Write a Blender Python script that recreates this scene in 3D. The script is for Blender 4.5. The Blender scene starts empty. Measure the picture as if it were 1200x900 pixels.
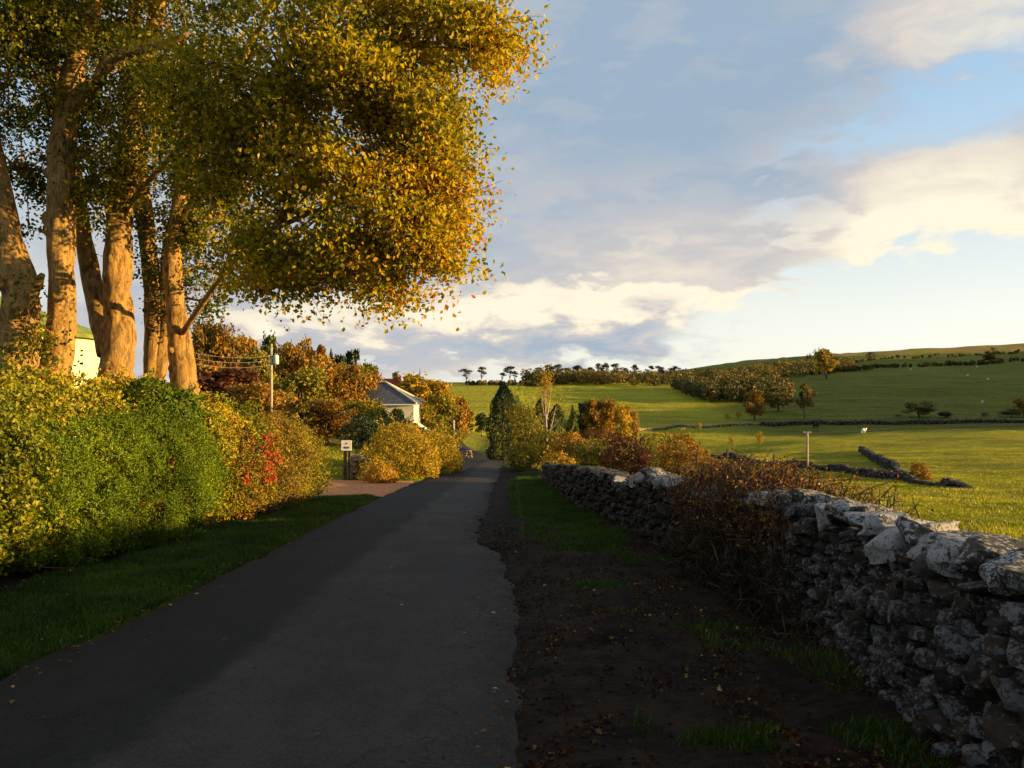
import bpy, bmesh, math, random
import numpy as np
from mathutils import Vector, noise as mnoise

C = bpy.context.scene
R = math.radians
rng = np.random.default_rng(7)
random.seed(7)

# ------------------------------------------------------------------ camera
F = 933.0                                   # focal length in units of a 1200 px wide frame
cam = bpy.data.cameras.new('camera')
cam.sensor_width = 36.0
cam.lens = F / 1200.0 * 36.0
cam.clip_start = 0.05
cam.clip_end = 9000
camo = bpy.data.objects.new('camera', cam)
camo.location = (0, 0, 0)                   # eye height is z = 0, the ground under it z = -1.6
camo.rotation_euler = (R(90), 0, 0)
C.collection.objects.link(camo)
C.camera = camo

# ------------------------------------------------------------------ sun, exposure
SUN_AZ, SUN_EL = R(97), R(6.4)              # from the right, clockwise from straight ahead
sd = Vector((math.cos(SUN_EL) * math.sin(SUN_AZ), math.cos(SUN_EL) * math.cos(SUN_AZ), math.sin(SUN_EL)))
sl = bpy.data.lights.new('sun', 'SUN')
sl.energy = 5.0
sl.angle = R(0.55)
sl.color = (1.0, 0.66, 0.25)
so = bpy.data.objects.new('sun', sl)
so.rotation_euler = sd.to_track_quat('Z', 'Y').to_euler()
so.location = (60, 10, 40)
C.collection.objects.link(so)
C.view_settings.view_transform = 'Standard'
C.view_settings.look = 'None'
C.view_settings.exposure = 1.5
C.view_settings.gamma = 1.0
C.cycles.max_bounces = 6
C.cycles.transparent_max_bounces = 4
C.cycles.use_denoising = True


# ------------------------------------------------------------------ node helpers
class NT:
    def __init__(s, tree):
        s.t = tree
        s.n = tree.nodes
        s.l = tree.links

    def new(s, typ, **kw):
        nd = s.n.new(typ)
        for k, v in kw.items():
            setattr(nd, k, v)
        return nd

    def put(s, sock, v):
        if hasattr(v, 'is_output'):
            s.l.new(v, sock)
        elif isinstance(v, (tuple, list)) and len(v) == 3 and sock.type == 'RGBA':
            sock.default_value = (*v, 1)
        else:
            sock.default_value = v

    def m(s, op, a, b=None, c=None, clamp=False):
        nd = s.new('ShaderNodeMath', operation=op, use_clamp=clamp)
        for i, v in enumerate((a, b, c)):
            if v is not None:
                s.put(nd.inputs[i], v)
        return nd.outputs[0]

    def mix(s, f, a, b, blend='MIX'):
        nd = s.new('ShaderNodeMix', data_type='RGBA', blend_type=blend)
        s.put(nd.inputs[0], f)
        s.put(nd.inputs[6], a)
        s.put(nd.inputs[7], b)
        return nd.outputs[2]

    def mr(s, v, a, b, c=0.0, d=1.0, typ='SMOOTHSTEP'):
        nd = s.new('ShaderNodeMapRange', interpolation_type=typ)
        s.put(nd.inputs[0], v)
        for i, k in enumerate((a, b, c, d)):
            s.put(nd.inputs[1 + i], k)
        return nd.outputs[0]

    def noise(s, vec, scale, detail=4, rough=.55, dist=0.0):
        nd = s.new('ShaderNodeTexNoise')
        if vec is not None:
            s.l.new(vec, nd.inputs['Vector'])
        nd.inputs['Scale'].default_value = scale
        nd.inputs['Detail'].default_value = detail
        nd.inputs['Roughness'].default_value = rough
        nd.inputs['Distortion'].default_value = dist
        return nd.outputs['Fac']

    def vscale(s, vec, sc):
        nd = s.new('ShaderNodeMapping')
        s.l.new(vec, nd.inputs[0])
        nd.inputs['Scale'].default_value = sc
        return nd.outputs[0]

    def ramp(s, f, stops):
        nd = s.new('ShaderNodeValToRGB')
        cr = nd.color_ramp
        while len(cr.elements) < len(stops):
            cr.elements.new(0.5)
        for e, (p, c) in zip(cr.elements, stops):
            e.position = p
            e.color = (*c, 1)
        s.l.new(f, nd.inputs[0])
        return nd.outputs[0]


# ------------------------------------------------------------------ sky (world)
def build_world():
    w = bpy.data.worlds.new('World')
    C.world = w
    w.use_nodes = True
    t = NT(w.node_tree)
    t.n.clear()
    out = t.new('ShaderNodeOutputWorld')
    bg = t.new('ShaderNodeBackground')
    bg.inputs[1].default_value = 0.050
    sky = t.new('ShaderNodeTexSky', sky_type='NISHITA')
    sky.sun_disc = False
    sky.sun_elevation = SUN_EL
    sky.sun_rotation = SUN_AZ
    sky.air_density = 1.0
    sky.dust_density = 1.0
    tc = t.new('ShaderNodeTexCoord')
    d = tc.outputs['Generated']
    sep = t.new('ShaderNodeSeparateXYZ')
    t.l.new(d, sep.inputs[0])
    x, y, z = sep.outputs
    az = t.m('MULTIPLY', t.m('ARCTAN2', x, y), 57.2958)
    el = t.m('MULTIPLY', t.m('ARCSINE', z), 57.2958)
    # flat cloud deck coordinates, so that clouds shrink towards the horizon
    den = t.m('ADD', t.m('MAXIMUM', z, 0.0), 0.16)
    comb = t.new('ShaderNodeCombineXYZ')
    t.l.new(t.m('DIVIDE', x, den), comb.inputs[0])
    t.l.new(t.m('DIVIDE', y, den), comb.inputs[1])
    P = comb.outputs[0]
    comb2 = t.new('ShaderNodeCombineXYZ')
    t.l.new(t.m('MULTIPLY', az, 0.075), comb2.inputs[0])
    t.l.new(t.m('MULTIPLY', el, 0.19), comb2.inputs[1])
    Q = comb2.outputs[0]
    n1 = t.noise(P, .85, 6, .50, .15)
    n2 = t.noise(Q, 1.1, 6, .52, .25)
    n3 = t.noise(Q, 3.2, 6, .56, .3)
    nz = t.m('ADD', t.m('ADD', t.m('MULTIPLY', n1, .35), t.m('MULTIPLY', n2, .40)), t.m('MULTIPLY', n3, .25))
    wa = t.m('MULTIPLY', t.m('SUBTRACT', n2, .5), 16.0)
    we = t.m('MULTIPLY', t.m('SUBTRACT', n3, .5), 7.0)
    azw = t.m('ADD', az, wa)
    elw = t.m('ADD', el, we)

    def field(blobs):
        acc = None
        for px, py, rx, ry, amp in blobs:
            a = math.degrees(math.atan((px - 600) / F))
            e = math.degrees(math.atan((450 - py) / F * math.cos(math.radians(a))))
            ra, re = rx * 0.055, ry * 0.058
            u = t.m('DIVIDE', t.m('SUBTRACT', azw, a), ra)
            v = t.m('DIVIDE', t.m('SUBTRACT', elw, e), re)
            q = t.m('ADD', t.m('MULTIPLY', u, u), t.m('MULTIPLY', v, v))
            g = t.m('MULTIPLY', t.mr(q, 0.0, 2.6, 1.0, 0.0), amp)
            acc = g if acc is None else t.m('ADD', acc, g)
        return acc

    cover = field([(760, 60, 360, 110, .20), (640, 190, 220, 90, .22), (820, 285, 280, 62, .34), (1140, 215, 130, 55, .30),
                   (400, 150, 300, 200, .2), (620, 380, 330, 38, .44), (280, 390, 220, 45, .25), (1110, 412, 170, 9, .35),
                   (1090, 350, 250, 24, -.32), (1080, 385, 280, 38, -.42), (1150, 320, 170, 40, -.38),
                   (1060, 112, 60, 18, -.08), (980, 95, 90, 40, .04), (640, 110, 70, 40, -.14), (760, 190, 60, 18, -.12), (560, 20, 100, 30, -.12), (950, 252, 60, 20, -.26), (575, 300, 50, 35, -.16), (1050, 165, 60, 22, -.10)])
    dens = t.m('ADD', nz, cover)
    dens = t.m('ADD', dens, t.mr(el, 14.0, 40.0, 0.0, .10))
    mask = t.mr(dens, .42, .72)
    thick = t.mr(dens, .52, .92)
    warm = field([(1130, 232, 110, 55, .75), (870, 300, 230, 45, .42), (680, 355, 220, 20, .50), (1140, 20, 110, 45, .45),
                  (600, 368, 300, 30, .34), (420, 395, 260, 34, .26), (330, 365, 120, 20, .3), (700, 245, 160, 35, .18), (780, 40, 240, 100, -.25), (1110, 412, 170, 12, -.5),
                  (640, 402, 260, 12, -.2)])
    lit = t.m('ADD', t.mr(n3, .34, .68, -.09, .15), warm)
    lit = t.m('ADD', lit, t.m('MULTIPLY', t.m('SUBTRACT', 1.0, thick), .22))
    lit = t.m('ADD', lit, t.mr(n1, .35, .65, -.10, .14))
    lit = t.m('ADD', lit, .11, clamp=True)
    ccol = t.ramp(lit, [(0.0, (2.4, 3.15, 4.05)), (.25, (3.3, 3.65, 4.1)), (.5, (4.3, 4.1, 4.1)), (.75, (6.0, 5.4, 4.5)), (1.0, (7.5, 6.8, 5.2))])
    # the clear air: pale and milky low down, blue above
    air = t.mix(t.mr(el, 0.0, 20.0, 0.0, 1.0), (8.2, 8.2, 7.3), (3.3, 4.9, 6.6))
    side = t.mr(az, -60.0, 70.0, .70, 1.1, 'LINEAR')
    vm = t.new('ShaderNodeVectorMath', operation='SCALE')
    t.l.new(air, vm.inputs[0])
    t.l.new(side, vm.inputs['Scale'])
    clear = t.mix(.85, sky.outputs[0], vm.outputs[0])
    col = t.mix(t.m('MULTIPLY', mask, .94), clear, ccol)
    # below the horizon: dull earth tone
    col = t.mix(t.mr(el, -3.0, -.5, 1.0, 0.0), col, (.9, .9, .7))
    t.l.new(col, bg.inputs[0])
    t.l.new(bg.outputs[0], out.inputs[0])


build_world()


# ------------------------------------------------------------------ numpy noise
def _h(ix, iy, seed):
    h = (ix.astype(np.int64) * 374761393 + iy.astype(np.int64) * 668265263 + seed * 1442695041) & 0xFFFFFFFF
    h = ((h ^ (h >> 13)) * 1274126177) & 0xFFFFFFFF
    return ((h ^ (h >> 16)) & 0xFFFF) / 65535.0


def vn(x, y, seed=0):
    x = np.asarray(x, float)
    y = np.asarray(y, float)
    ix, iy = np.floor(x), np.floor(y)
    fx, fy = x - ix, y - iy
    fx = fx * fx * (3 - 2 * fx)
    fy = fy * fy * (3 - 2 * fy)
    a, b = _h(ix, iy, seed), _h(ix + 1, iy, seed)
    c, d = _h(ix, iy + 1, seed), _h(ix + 1, iy + 1, seed)
    return (a + (b - a) * fx) * (1 - fy) + (c + (d - c) * fx) * fy - .5


def fbm(x, y, o=4, seed=0):
    r, a, f = 0, 1.0, 1.0
    for i in range(o):
        r = r + a * vn(np.asarray(x) * f, np.asarray(y) * f, seed + i)
        a *= .5
        f *= 2.03
    return r


def sst(a, b, x):
    t = np.clip((x - a) / (b - a), 0, 1)
    return t * t * (3 - 2 * t)


# ------------------------------------------------------------------ terrain
RL = ([-60, 0, 4, 11, 18, 27, 33, 60, 72, 84, 104, 130, 160, 200, 260], [-3.5, -3.45, -3.4, -3.4, -3.55, -3.6, -3.45, -3.75, -4.3, -5.1, -6.5, -9.0, -14.5, -26, -50])
RR = ([-60, 0, 4, 8, 11.4, 12.2, 14.5, 18, 25, 40, 60, 72, 84, 104, 130, 160, 200, 260], [.1, .06, .05, 0, -.15, -.55, -.62, -.6, -.65, -.6, -.55, -1.2, -2.1, -3.5, -6.0, -11, -22, -46])



def road_l(y):
    return np.interp(y, *RL)


def road_r(y):
    return np.interp(y, *RR)


def wall_x(y):
    return np.interp(y, [-6, 2, 3.4, 6, 9, 12, 17.6, 25, 34, 42], [1.6, 2.1, 2.25, 2.5, 2.42, 2.25, 1.75, 1.4, 1.2, 1.1])


def base(x, y):
    x = np.asarray(x, float)
    y = np.asarray(y, float)
    zc = np.interp(y, [-50, 0, 62, 76, 104, 150, 200, 250, 350, 450, 540, 700, 900, 4000], [1.9, -1.6, -5.94, -7.35, -9.4, -12.2, -13, -12.2, -7, -1.6, .8, 1.5, -6, -60])
    zr = np.interp(y, [-50, 0, 26, 46, 70, 100, 150, 200, 260, 320, 450, 600, 800, 950, 1300, 4000],
                   [1.5, -1.6, -3.35, -4.5, -5.8, -7.4, -9.6, -10.6, -11, -9.5, 0, 12, 27, 38, 40, 0])
    zr = zr + sst(400, 950, y) * np.clip(x - 420, -250, 500) * .052
    zl = np.interp(y, [-50, 0, 20, 60, 100, 200, 400, 4000], [0, -1.55, -2.7, -4.7, -6.2, -7, 0, -20])
    lo = np.interp(y, [0, 120, 250], [4, 12, 70])
    hi = np.interp(y, [0, 120, 250, 600, 900], [16, 60, 200, 300, 400])
    E = np.interp(y, [130, 190, 240, 330, 500, 720, 850], [0, 29, 34, 34, 38, 30, 6])  # unseen ridge right of the frame, added to throw shade on the hillside
    zr = zr + E * sst(0, 170, x - (.655 * y + 18))
    t = sst(0, 1, (x - lo) / (hi - lo))
    z = zc + (zr - zc) * t
    tl = sst(5.5, 16, -x) * np.interp(y, [0, 100, 250, 300], [1, 1, .3, 0])
    z = z + (zl - z) * tl
    return z


def ground(x, y):
    x = np.asarray(x, float)
    y = np.asarray(y, float)
    z = base(x, y)
    dl, dr = road_l(y) - x, x - road_r(y)
    off = np.maximum(dl, dr)                    # > 0 outside the carriageway
    on = (y < 255)
    off = np.where(on, off, 5)
    und = fbm(x * .9, y * .9, 3, 5) * .10 + fbm(x * 4, y * 4, 2, 9) * .035
    verge = sst(0.0, .35, off) * .055
    z = z + np.where(off > 0, verge + und * sst(0, .5, off), -.05)
    # drive mouth on the left stays level with the road
    dm = drive_mask(x, y)
    z = z * (1 - dm) + (base(x, y) - .02) * dm
    # soil bank between road and wall, and ground piled against the wall foot
    z = z + np.where((x > .2) & (y < 40), .05 * sst(.2, 1.0, x - road_r(y)) * sst(40, 25, y) + .06 * sst(.5, 0, np.abs(x - wall_x(y))), 0)
    # rolling relief of the fields
    far = sst(12, 60, y + np.abs(x))
    z = z + far * (x > 3) * (fbm(x * .07, y * .07, 3, 21) * .9 + fbm(x * .35, y * .35, 2, 33) * .22) * np.interp(y, [0, 60, 300, 900], [.35, .6, 1.2, 3])
    return z


def drive_mask(x, y):
    # a lane leaving the road to the left between 22 and 30 m
    a = sst(21.5, 23.0, y + (x + 4) * .12) * sst(31.5, 29.8, y + (x + 4) * .25)
    return a * sst(-2.5, -3.6, x) * sst(-24, -20, x)


def G(x, y):
    return float(ground(x, y))


def hit(px, py):
    """where the line of sight through this point of the frame meets the ground"""
    ys = np.concatenate([np.arange(2, 60, .1), np.arange(60, 1500, 1.0)])
    xs = (px - 600) / F * ys
    zs = (450 - py) / F * ys
    below = zs < ground(xs, ys)
    i = int(np.argmax(below)) if below.any() else len(ys) - 1
    return float(xs[i]), float(ys[i])


def W(px, py, y):
    return ((px - 600) / F * y, y, (450 - py) / F * y)


def dirt(x, y):
    """share of bare soil, 0 grass .. 1 soil"""
    x = np.asarray(x, float)
    y = np.asarray(y, float)
    n = fbm(x * 1.3, y * 1.0, 4, 51)
    right = sst(-.45, -.2, x - road_r(y)) * sst(.5, .1, x - wall_x(y)) * (y < 45)
    g = np.exp(-(((x - 1.0 + (y - 12) * .015) / 1.0) ** 2 + ((y - 21.5) / 11.0) ** 2) ** 2) * 1.6
    g = g + .40 * np.exp(-(((x - 1.9) / .6) ** 2 + ((y - 4.6) / 1.7) ** 2))
    g = g + .30 * np.exp(-(((x - .45) / .22) ** 2 + ((y - 4.4) / 1.4) ** 2))
    d = right * np.clip(1.16 - g * 1.25 + n * 1.5, 0, 1)
    d = np.maximum(d, right * sst(.7, .3, x - road_r(y) + n * .5))
    left = sst(-4.9, -5.3, x + n * .3) * (y < 30) * .9
    return np.clip(np.maximum(d, left), 0, 1)


# ------------------------------------------------------------------ mesh helpers
def me_np(name, V, Fc, mat=None, tint=None, smooth=False, attrs=None):
    V = np.asarray(V, np.float32)
    Fc = np.asarray(Fc, np.int32)
    me = bpy.data.meshes.new(name)
    me.vertices.add(len(V))
    me.vertices.foreach_set('co', V.ravel())
    k = Fc.shape[1]
    me.loops.add(Fc.size)
    me.loops.foreach_set('vertex_index', Fc.ravel())
    me.polygons.add(len(Fc))
    me.polygons.foreach_set('loop_start', np.arange(0, Fc.size, k, dtype=np.int32))
    me.polygons.foreach_set('use_smooth', np.full(len(Fc), smooth, dtype=bool))
    for an, av in (attrs or {}).items():
        a = me.attributes.new(an, 'FLOAT', 'POINT')
        a.data.foreach_set('value', np.asarray(av, np.float32).ravel())
    if tint is not None:
        a = me.attributes.new('tint', 'FLOAT', 'POINT')
        a.data.foreach_set('value', np.asarray(tint, np.float32).ravel())
    me.update(calc_edges=True)
    if name in ('stone', 'capstone', 'small_stones'):
        me.set_sharp_from_angle(angle=R(24))
    if mat:
        me.materials.append(mat)
    return me


def ob(name, me, parent=None, **props):
    o = bpy.data.objects.new(name, me)
    C.collection.objects.link(o)
    if parent is not None:
        o.parent = parent
    for k, v in props.items():
        o[k] = v
    return o


def thing(name, label, cat, loc=(0, 0, 0), rz=0, group=None):
    o = bpy.data.objects.new(name, None)
    o.empty_display_size = .3
    o.location = loc
    o.rotation_euler = (0, 0, rz)
    C.collection.objects.link(o)
    o['label'] = label
    o['category'] = cat
    if group:
        o['group'] = group
    return o


class MB:
    """collects quads and tris (as quads/tris lists) into one mesh"""

    def __init__(s):
        s.V = []
        s.F = []
        s.n = 0

    def add(s, V, Fc):
        s.V.append(np.asarray(V, float))
        s.F += [tuple(int(i) + s.n for i in f) for f in Fc]
        s.n += len(V)

    def box(s, c, d, rz=0.0):
        c = np.array(c, float)
        h = np.array(d, float) / 2
        v = np.array([(x, y, z) for x in (-1, 1) for y in (-1, 1) for z in (-1, 1)], float) * h
        ca, sa = math.cos(rz), math.sin(rz)
        v = np.c_[v[:, 0] * ca - v[:, 1] * sa, v[:, 0] * sa + v[:, 1] * ca, v[:, 2]] + c
        s.add(v, [(0, 1, 3, 2), (4, 6, 7, 5), (0, 4, 5, 1), (2, 3, 7, 6), (0, 2, 6, 4), (1, 5, 7, 3)])

    def tube(s, pts, rad, seg=8, rough=0.0, seed=0, cap=True):
        pts = np.asarray(pts, float)
        rad = np.asarray(rad, float)
        n = len(pts)
        tan = np.gradient(pts, axis=0)
        tan /= np.linalg.norm(tan, axis=1)[:, None] + 1e-9
        ref = np.array([0, 1, 0.01]) if abs(tan[0][1]) < .9 else np.array([1, 0, 0.01])
        u = np.cross(tan, ref)
        u /= np.linalg.norm(u, axis=1)[:, None] + 1e-9
        w = np.cross(tan, u)
        a = np.linspace(0, 2 * math.pi, seg, endpoint=False)
        r = rad[:, None] * np.ones(seg)
        if rough:
            kk = np.arange(n)[:, None]
            r = r * (1 + rough * (fbm(np.cos(a)[None] * 1.3 + 9 + kk * .11, np.sin(a)[None] * 1.3 + kk * .35, 3, seed) * 1.6))
        V = pts[:, None, :] + r[..., None] * (np.cos(a)[None, :, None] * u[:, None, :] + np.sin(a)[None, :, None] * w[:, None, :])
        V = V.reshape(-1, 3)
        Fc = []
        for i in range(n - 1):
            for j in range(seg):
                k = (j + 1) % seg
                Fc.append((i * seg + j, i * seg + k, (i + 1) * seg + k, (i + 1) * seg + j))
        if cap:
            Fc.append(tuple(range(seg))[::-1])
            Fc.append(tuple((n - 1) * seg + j for j in range(seg)))
        s.add(V, Fc)

    def mesh(s, name, mat, smooth=False):
        me = bpy.data.meshes.new(name)
        V = np.concatenate(s.V)
        me.from_pydata(V.tolist(), [], s.F)
        if smooth:
            me.polygons.foreach_set('use_smooth', np.full(len(me.polygons), True))
        me.materials.append(mat)
        me.update()
        return me


def spline(pts, n):
    """smooth resampling of a list of rows"""
    pts = np.asarray(pts, float)
    t = np.arange(len(pts))
    q = np.linspace(0, len(pts) - 1, n)
    i = np.clip(q.astype(int), 0, len(pts) - 2)
    f = (q - i)[:, None]
    p0 = pts[np.maximum(i - 1, 0)]
    p1, p2 = pts[i], pts[i + 1]
    p3 = pts[np.minimum(i + 2, len(pts) - 1)]
    return .5 * ((2 * p1) + (-p0 + p2) * f + (2 * p0 - 5 * p1 + 4 * p2 - p3) * f ** 2 + (-p0 + 3 * p1 - 3 * p2 + p3) * f ** 3)


def leafcards(P, size, bias=None, bw=.5, tint=None, aspect=.62, fold=.18, droop=.35, along=None, aw=0.0):
    """one kite-shaped leaf per point; bias = preferred normals, along = preferred pointing direction"""
    n = len(P)
    size = np.broadcast_to(np.asarray(size, float), (n,)) * rng.uniform(.7, 1.3, n)
    nr = rng.normal(size=(n, 3))
    nr /= np.linalg.norm(nr, axis=1)[:, None]
    if bias is not None:
        nr = nr * (1 - bw) + bias * bw
        nr /= np.linalg.norm(nr, axis=1)[:, None] + 1e-9
    a = rng.normal(size=(n, 3))
    a /= np.linalg.norm(a, axis=1)[:, None]
    a[:, 2] -= droop
    if along is not None:
        a = a * (1 - aw) + along * aw
    a -= (a * nr).sum(1)[:, None] * nr
    a /= np.linalg.norm(a, axis=1)[:, None] + 1e-9
    b = np.cross(nr, a)
    L = size[:, None]
    Wd = L * aspect * .5
    v0 = P - a * L * .5
    mid = P - a * L * .05
    v1 = mid + b * Wd + nr * L * fold
    v2 = P + a * L * .5
    v3 = mid - b * Wd + nr * L * fold
    V = np.stack([v0, v1, v2, v3], 1).reshape(-1, 3)
    Fc = np.arange(n * 4).reshape(n, 4)
    if tint is None:
        tint = rng.uniform(0, 1, n)
    return V, Fc, np.repeat(np.clip(tint, 0, 1), 4)


def leaf_obj(name, parts, mat, parent=None, **props):
    """parts: list of (V,F,tint)"""
    off = 0
    Vs, Fs, Ts = [], [], []
    for V, Fc, T in parts:
        Vs.append(V)
        Fs.append(Fc + off)
        Ts.append(T)
        off += len(V)
    return ob(name, me_np(name, np.concatenate(Vs), np.concatenate(Fs), mat, np.concatenate(Ts)), parent, **props)


# ------------------------------------------------------------------ materials
def mat(name, rough=.8, spec=.3):
    m = bpy.data.materials.new(name)
    m.use_nodes = True
    t = NT(m.node_tree)
    b = m.node_tree.nodes['Principled BSDF']
    b.inputs['Roughness'].default_value = rough
    b.inputs['Specular IOR Level'].default_value = spec
    t.b = b
    t.out = m.node_tree.nodes['Material Output']
    t.mat = m
    return t


def bump(t, h, strength, dist=.02, extra=None):
    nd = t.new('ShaderNodeBump')
    t.put(nd.inputs['Strength'], strength)
    nd.inputs['Distance'].default_value = dist
    t.l.new(h, nd.inputs['Height'])
    if extra is not None:
        t.l.new(extra, nd.inputs['Normal'])
    return nd.outputs[0]


def leaf_mat(name, stops, trans=.35, rough=.55, spec=.25):
    t = mat(name, rough, spec)
    at = t.new('ShaderNodeAttribute', attribute_name='tint')
    col = t.ramp(at.outputs['Fac'], stops)
    t.l.new(col, t.b.inputs['Base Color'])
    tr = t.new('ShaderNodeBsdfTranslucent')
    hs = t.new('ShaderNodeHueSaturation')
    hs.inputs['Saturation'].default_value = 1.1
    hs.inputs['Value'].default_value = 1.25
    t.l.new(col, hs.inputs['Color'])
    t.l.new(hs.outputs[0], tr.inputs[0])
    mx = t.new('ShaderNodeMixShader')
    mx.inputs[0].default_value = trans
    t.l.new(t.b.outputs[0], mx.inputs[1])
    t.l.new(tr.outputs[0], mx.inputs[2])
    t.l.new(mx.outputs[0], t.out.inputs[0])
    return t.mat


def flat_mat(name, col, rough=.7, spec=.3, var=.25, scale=8, bmp=.3, bd=.01):
    t = mat(name, rough, spec)
    g = t.new('ShaderNodeTexCoord').outputs['Object']
    n = t.noise(g, scale, 5)
    c1 = tuple(c * (1 - var) for c in col)
    c2 = tuple(min(1, c * (1 + var)) for c in col)
    t.l.new(t.mix(t.mr(n, .3, .7), c1, c2), t.b.inputs['Base Color'])
    if bmp:
        t.l.new(bump(t, n, bmp, bd), t.b.inputs['Normal'])
    return t.mat


def ground_mat():
    t = mat('ground', .95, .1)
    geo = t.new('ShaderNodeNewGeometry')
    P = geo.outputs['Position']
    dirt_a = t.new('ShaderNodeAttribute', attribute_name='dirt').outputs['Fac']
    brk = t.new('ShaderNodeAttribute', attribute_name='bracken').outputs['Fac']
    fld = t.new('ShaderNodeAttribute', attribute_name='field').outputs['Fac']
    nb = t.noise(P, .045, 5, .55)
    nm = t.noise(P, .9, 6, .65)
    nf = t.noise(P, 14.0, 4, .7)
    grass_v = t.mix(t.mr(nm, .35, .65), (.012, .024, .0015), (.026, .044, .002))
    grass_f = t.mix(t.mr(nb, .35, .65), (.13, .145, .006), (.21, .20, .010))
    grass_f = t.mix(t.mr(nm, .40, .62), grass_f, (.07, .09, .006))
    sunlit_field = t.new('ShaderNodeAttribute', attribute_name='sunlit_field').outputs['Fac']
    grass_f = t.mix(t.m('MULTIPLY', sunlit_field, .85), grass_f, t.mix(t.mr(nm, .35, .65), (.30, .30, .008), (.60, .52, .016)))  # near field and plateau: sunlight painted in as brighter, yellower grass
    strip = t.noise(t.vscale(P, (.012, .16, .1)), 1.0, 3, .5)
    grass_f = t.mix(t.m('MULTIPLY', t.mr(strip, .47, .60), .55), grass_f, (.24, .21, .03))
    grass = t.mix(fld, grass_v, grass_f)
    tan = t.mix(t.mr(t.noise(P, .03, 5, .6), .38, .6), (.36, .21, .06), (.22, .22, .03))
    grass = t.mix(brk, grass, tan)
    nd1 = t.noise(P, 4.0, 9, .75)
    soil = t.mix(t.mr(nd1, .35, .65), (.0035, .0022, .0014), (.024, .0135, .0075))
    col = t.mix(t.mr(t.m('ADD', dirt_a, t.m('MULTIPLY', t.m('SUBTRACT', nd1, .5), .8)), .3, .62), grass, soil)
    t.l.new(col, t.b.inputs['Base Color'])
    b1 = bump(t, nf, .9, .05)
    nt = t.noise(t.vscale(P, (1, 1, 1)), 2.6, 5, .75)
    b2 = bump(t, nt, t.m('MULTIPLY', fld, 1.0), .9, b1)
    b3 = bump(t, t.noise(P, .35, 4, .6), t.m('MULTIPLY', fld, .8), 3.0, b2)
    t.l.new(b3, t.b.inputs['Normal'])
    return t.mat


t_strength_field = .55


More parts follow.
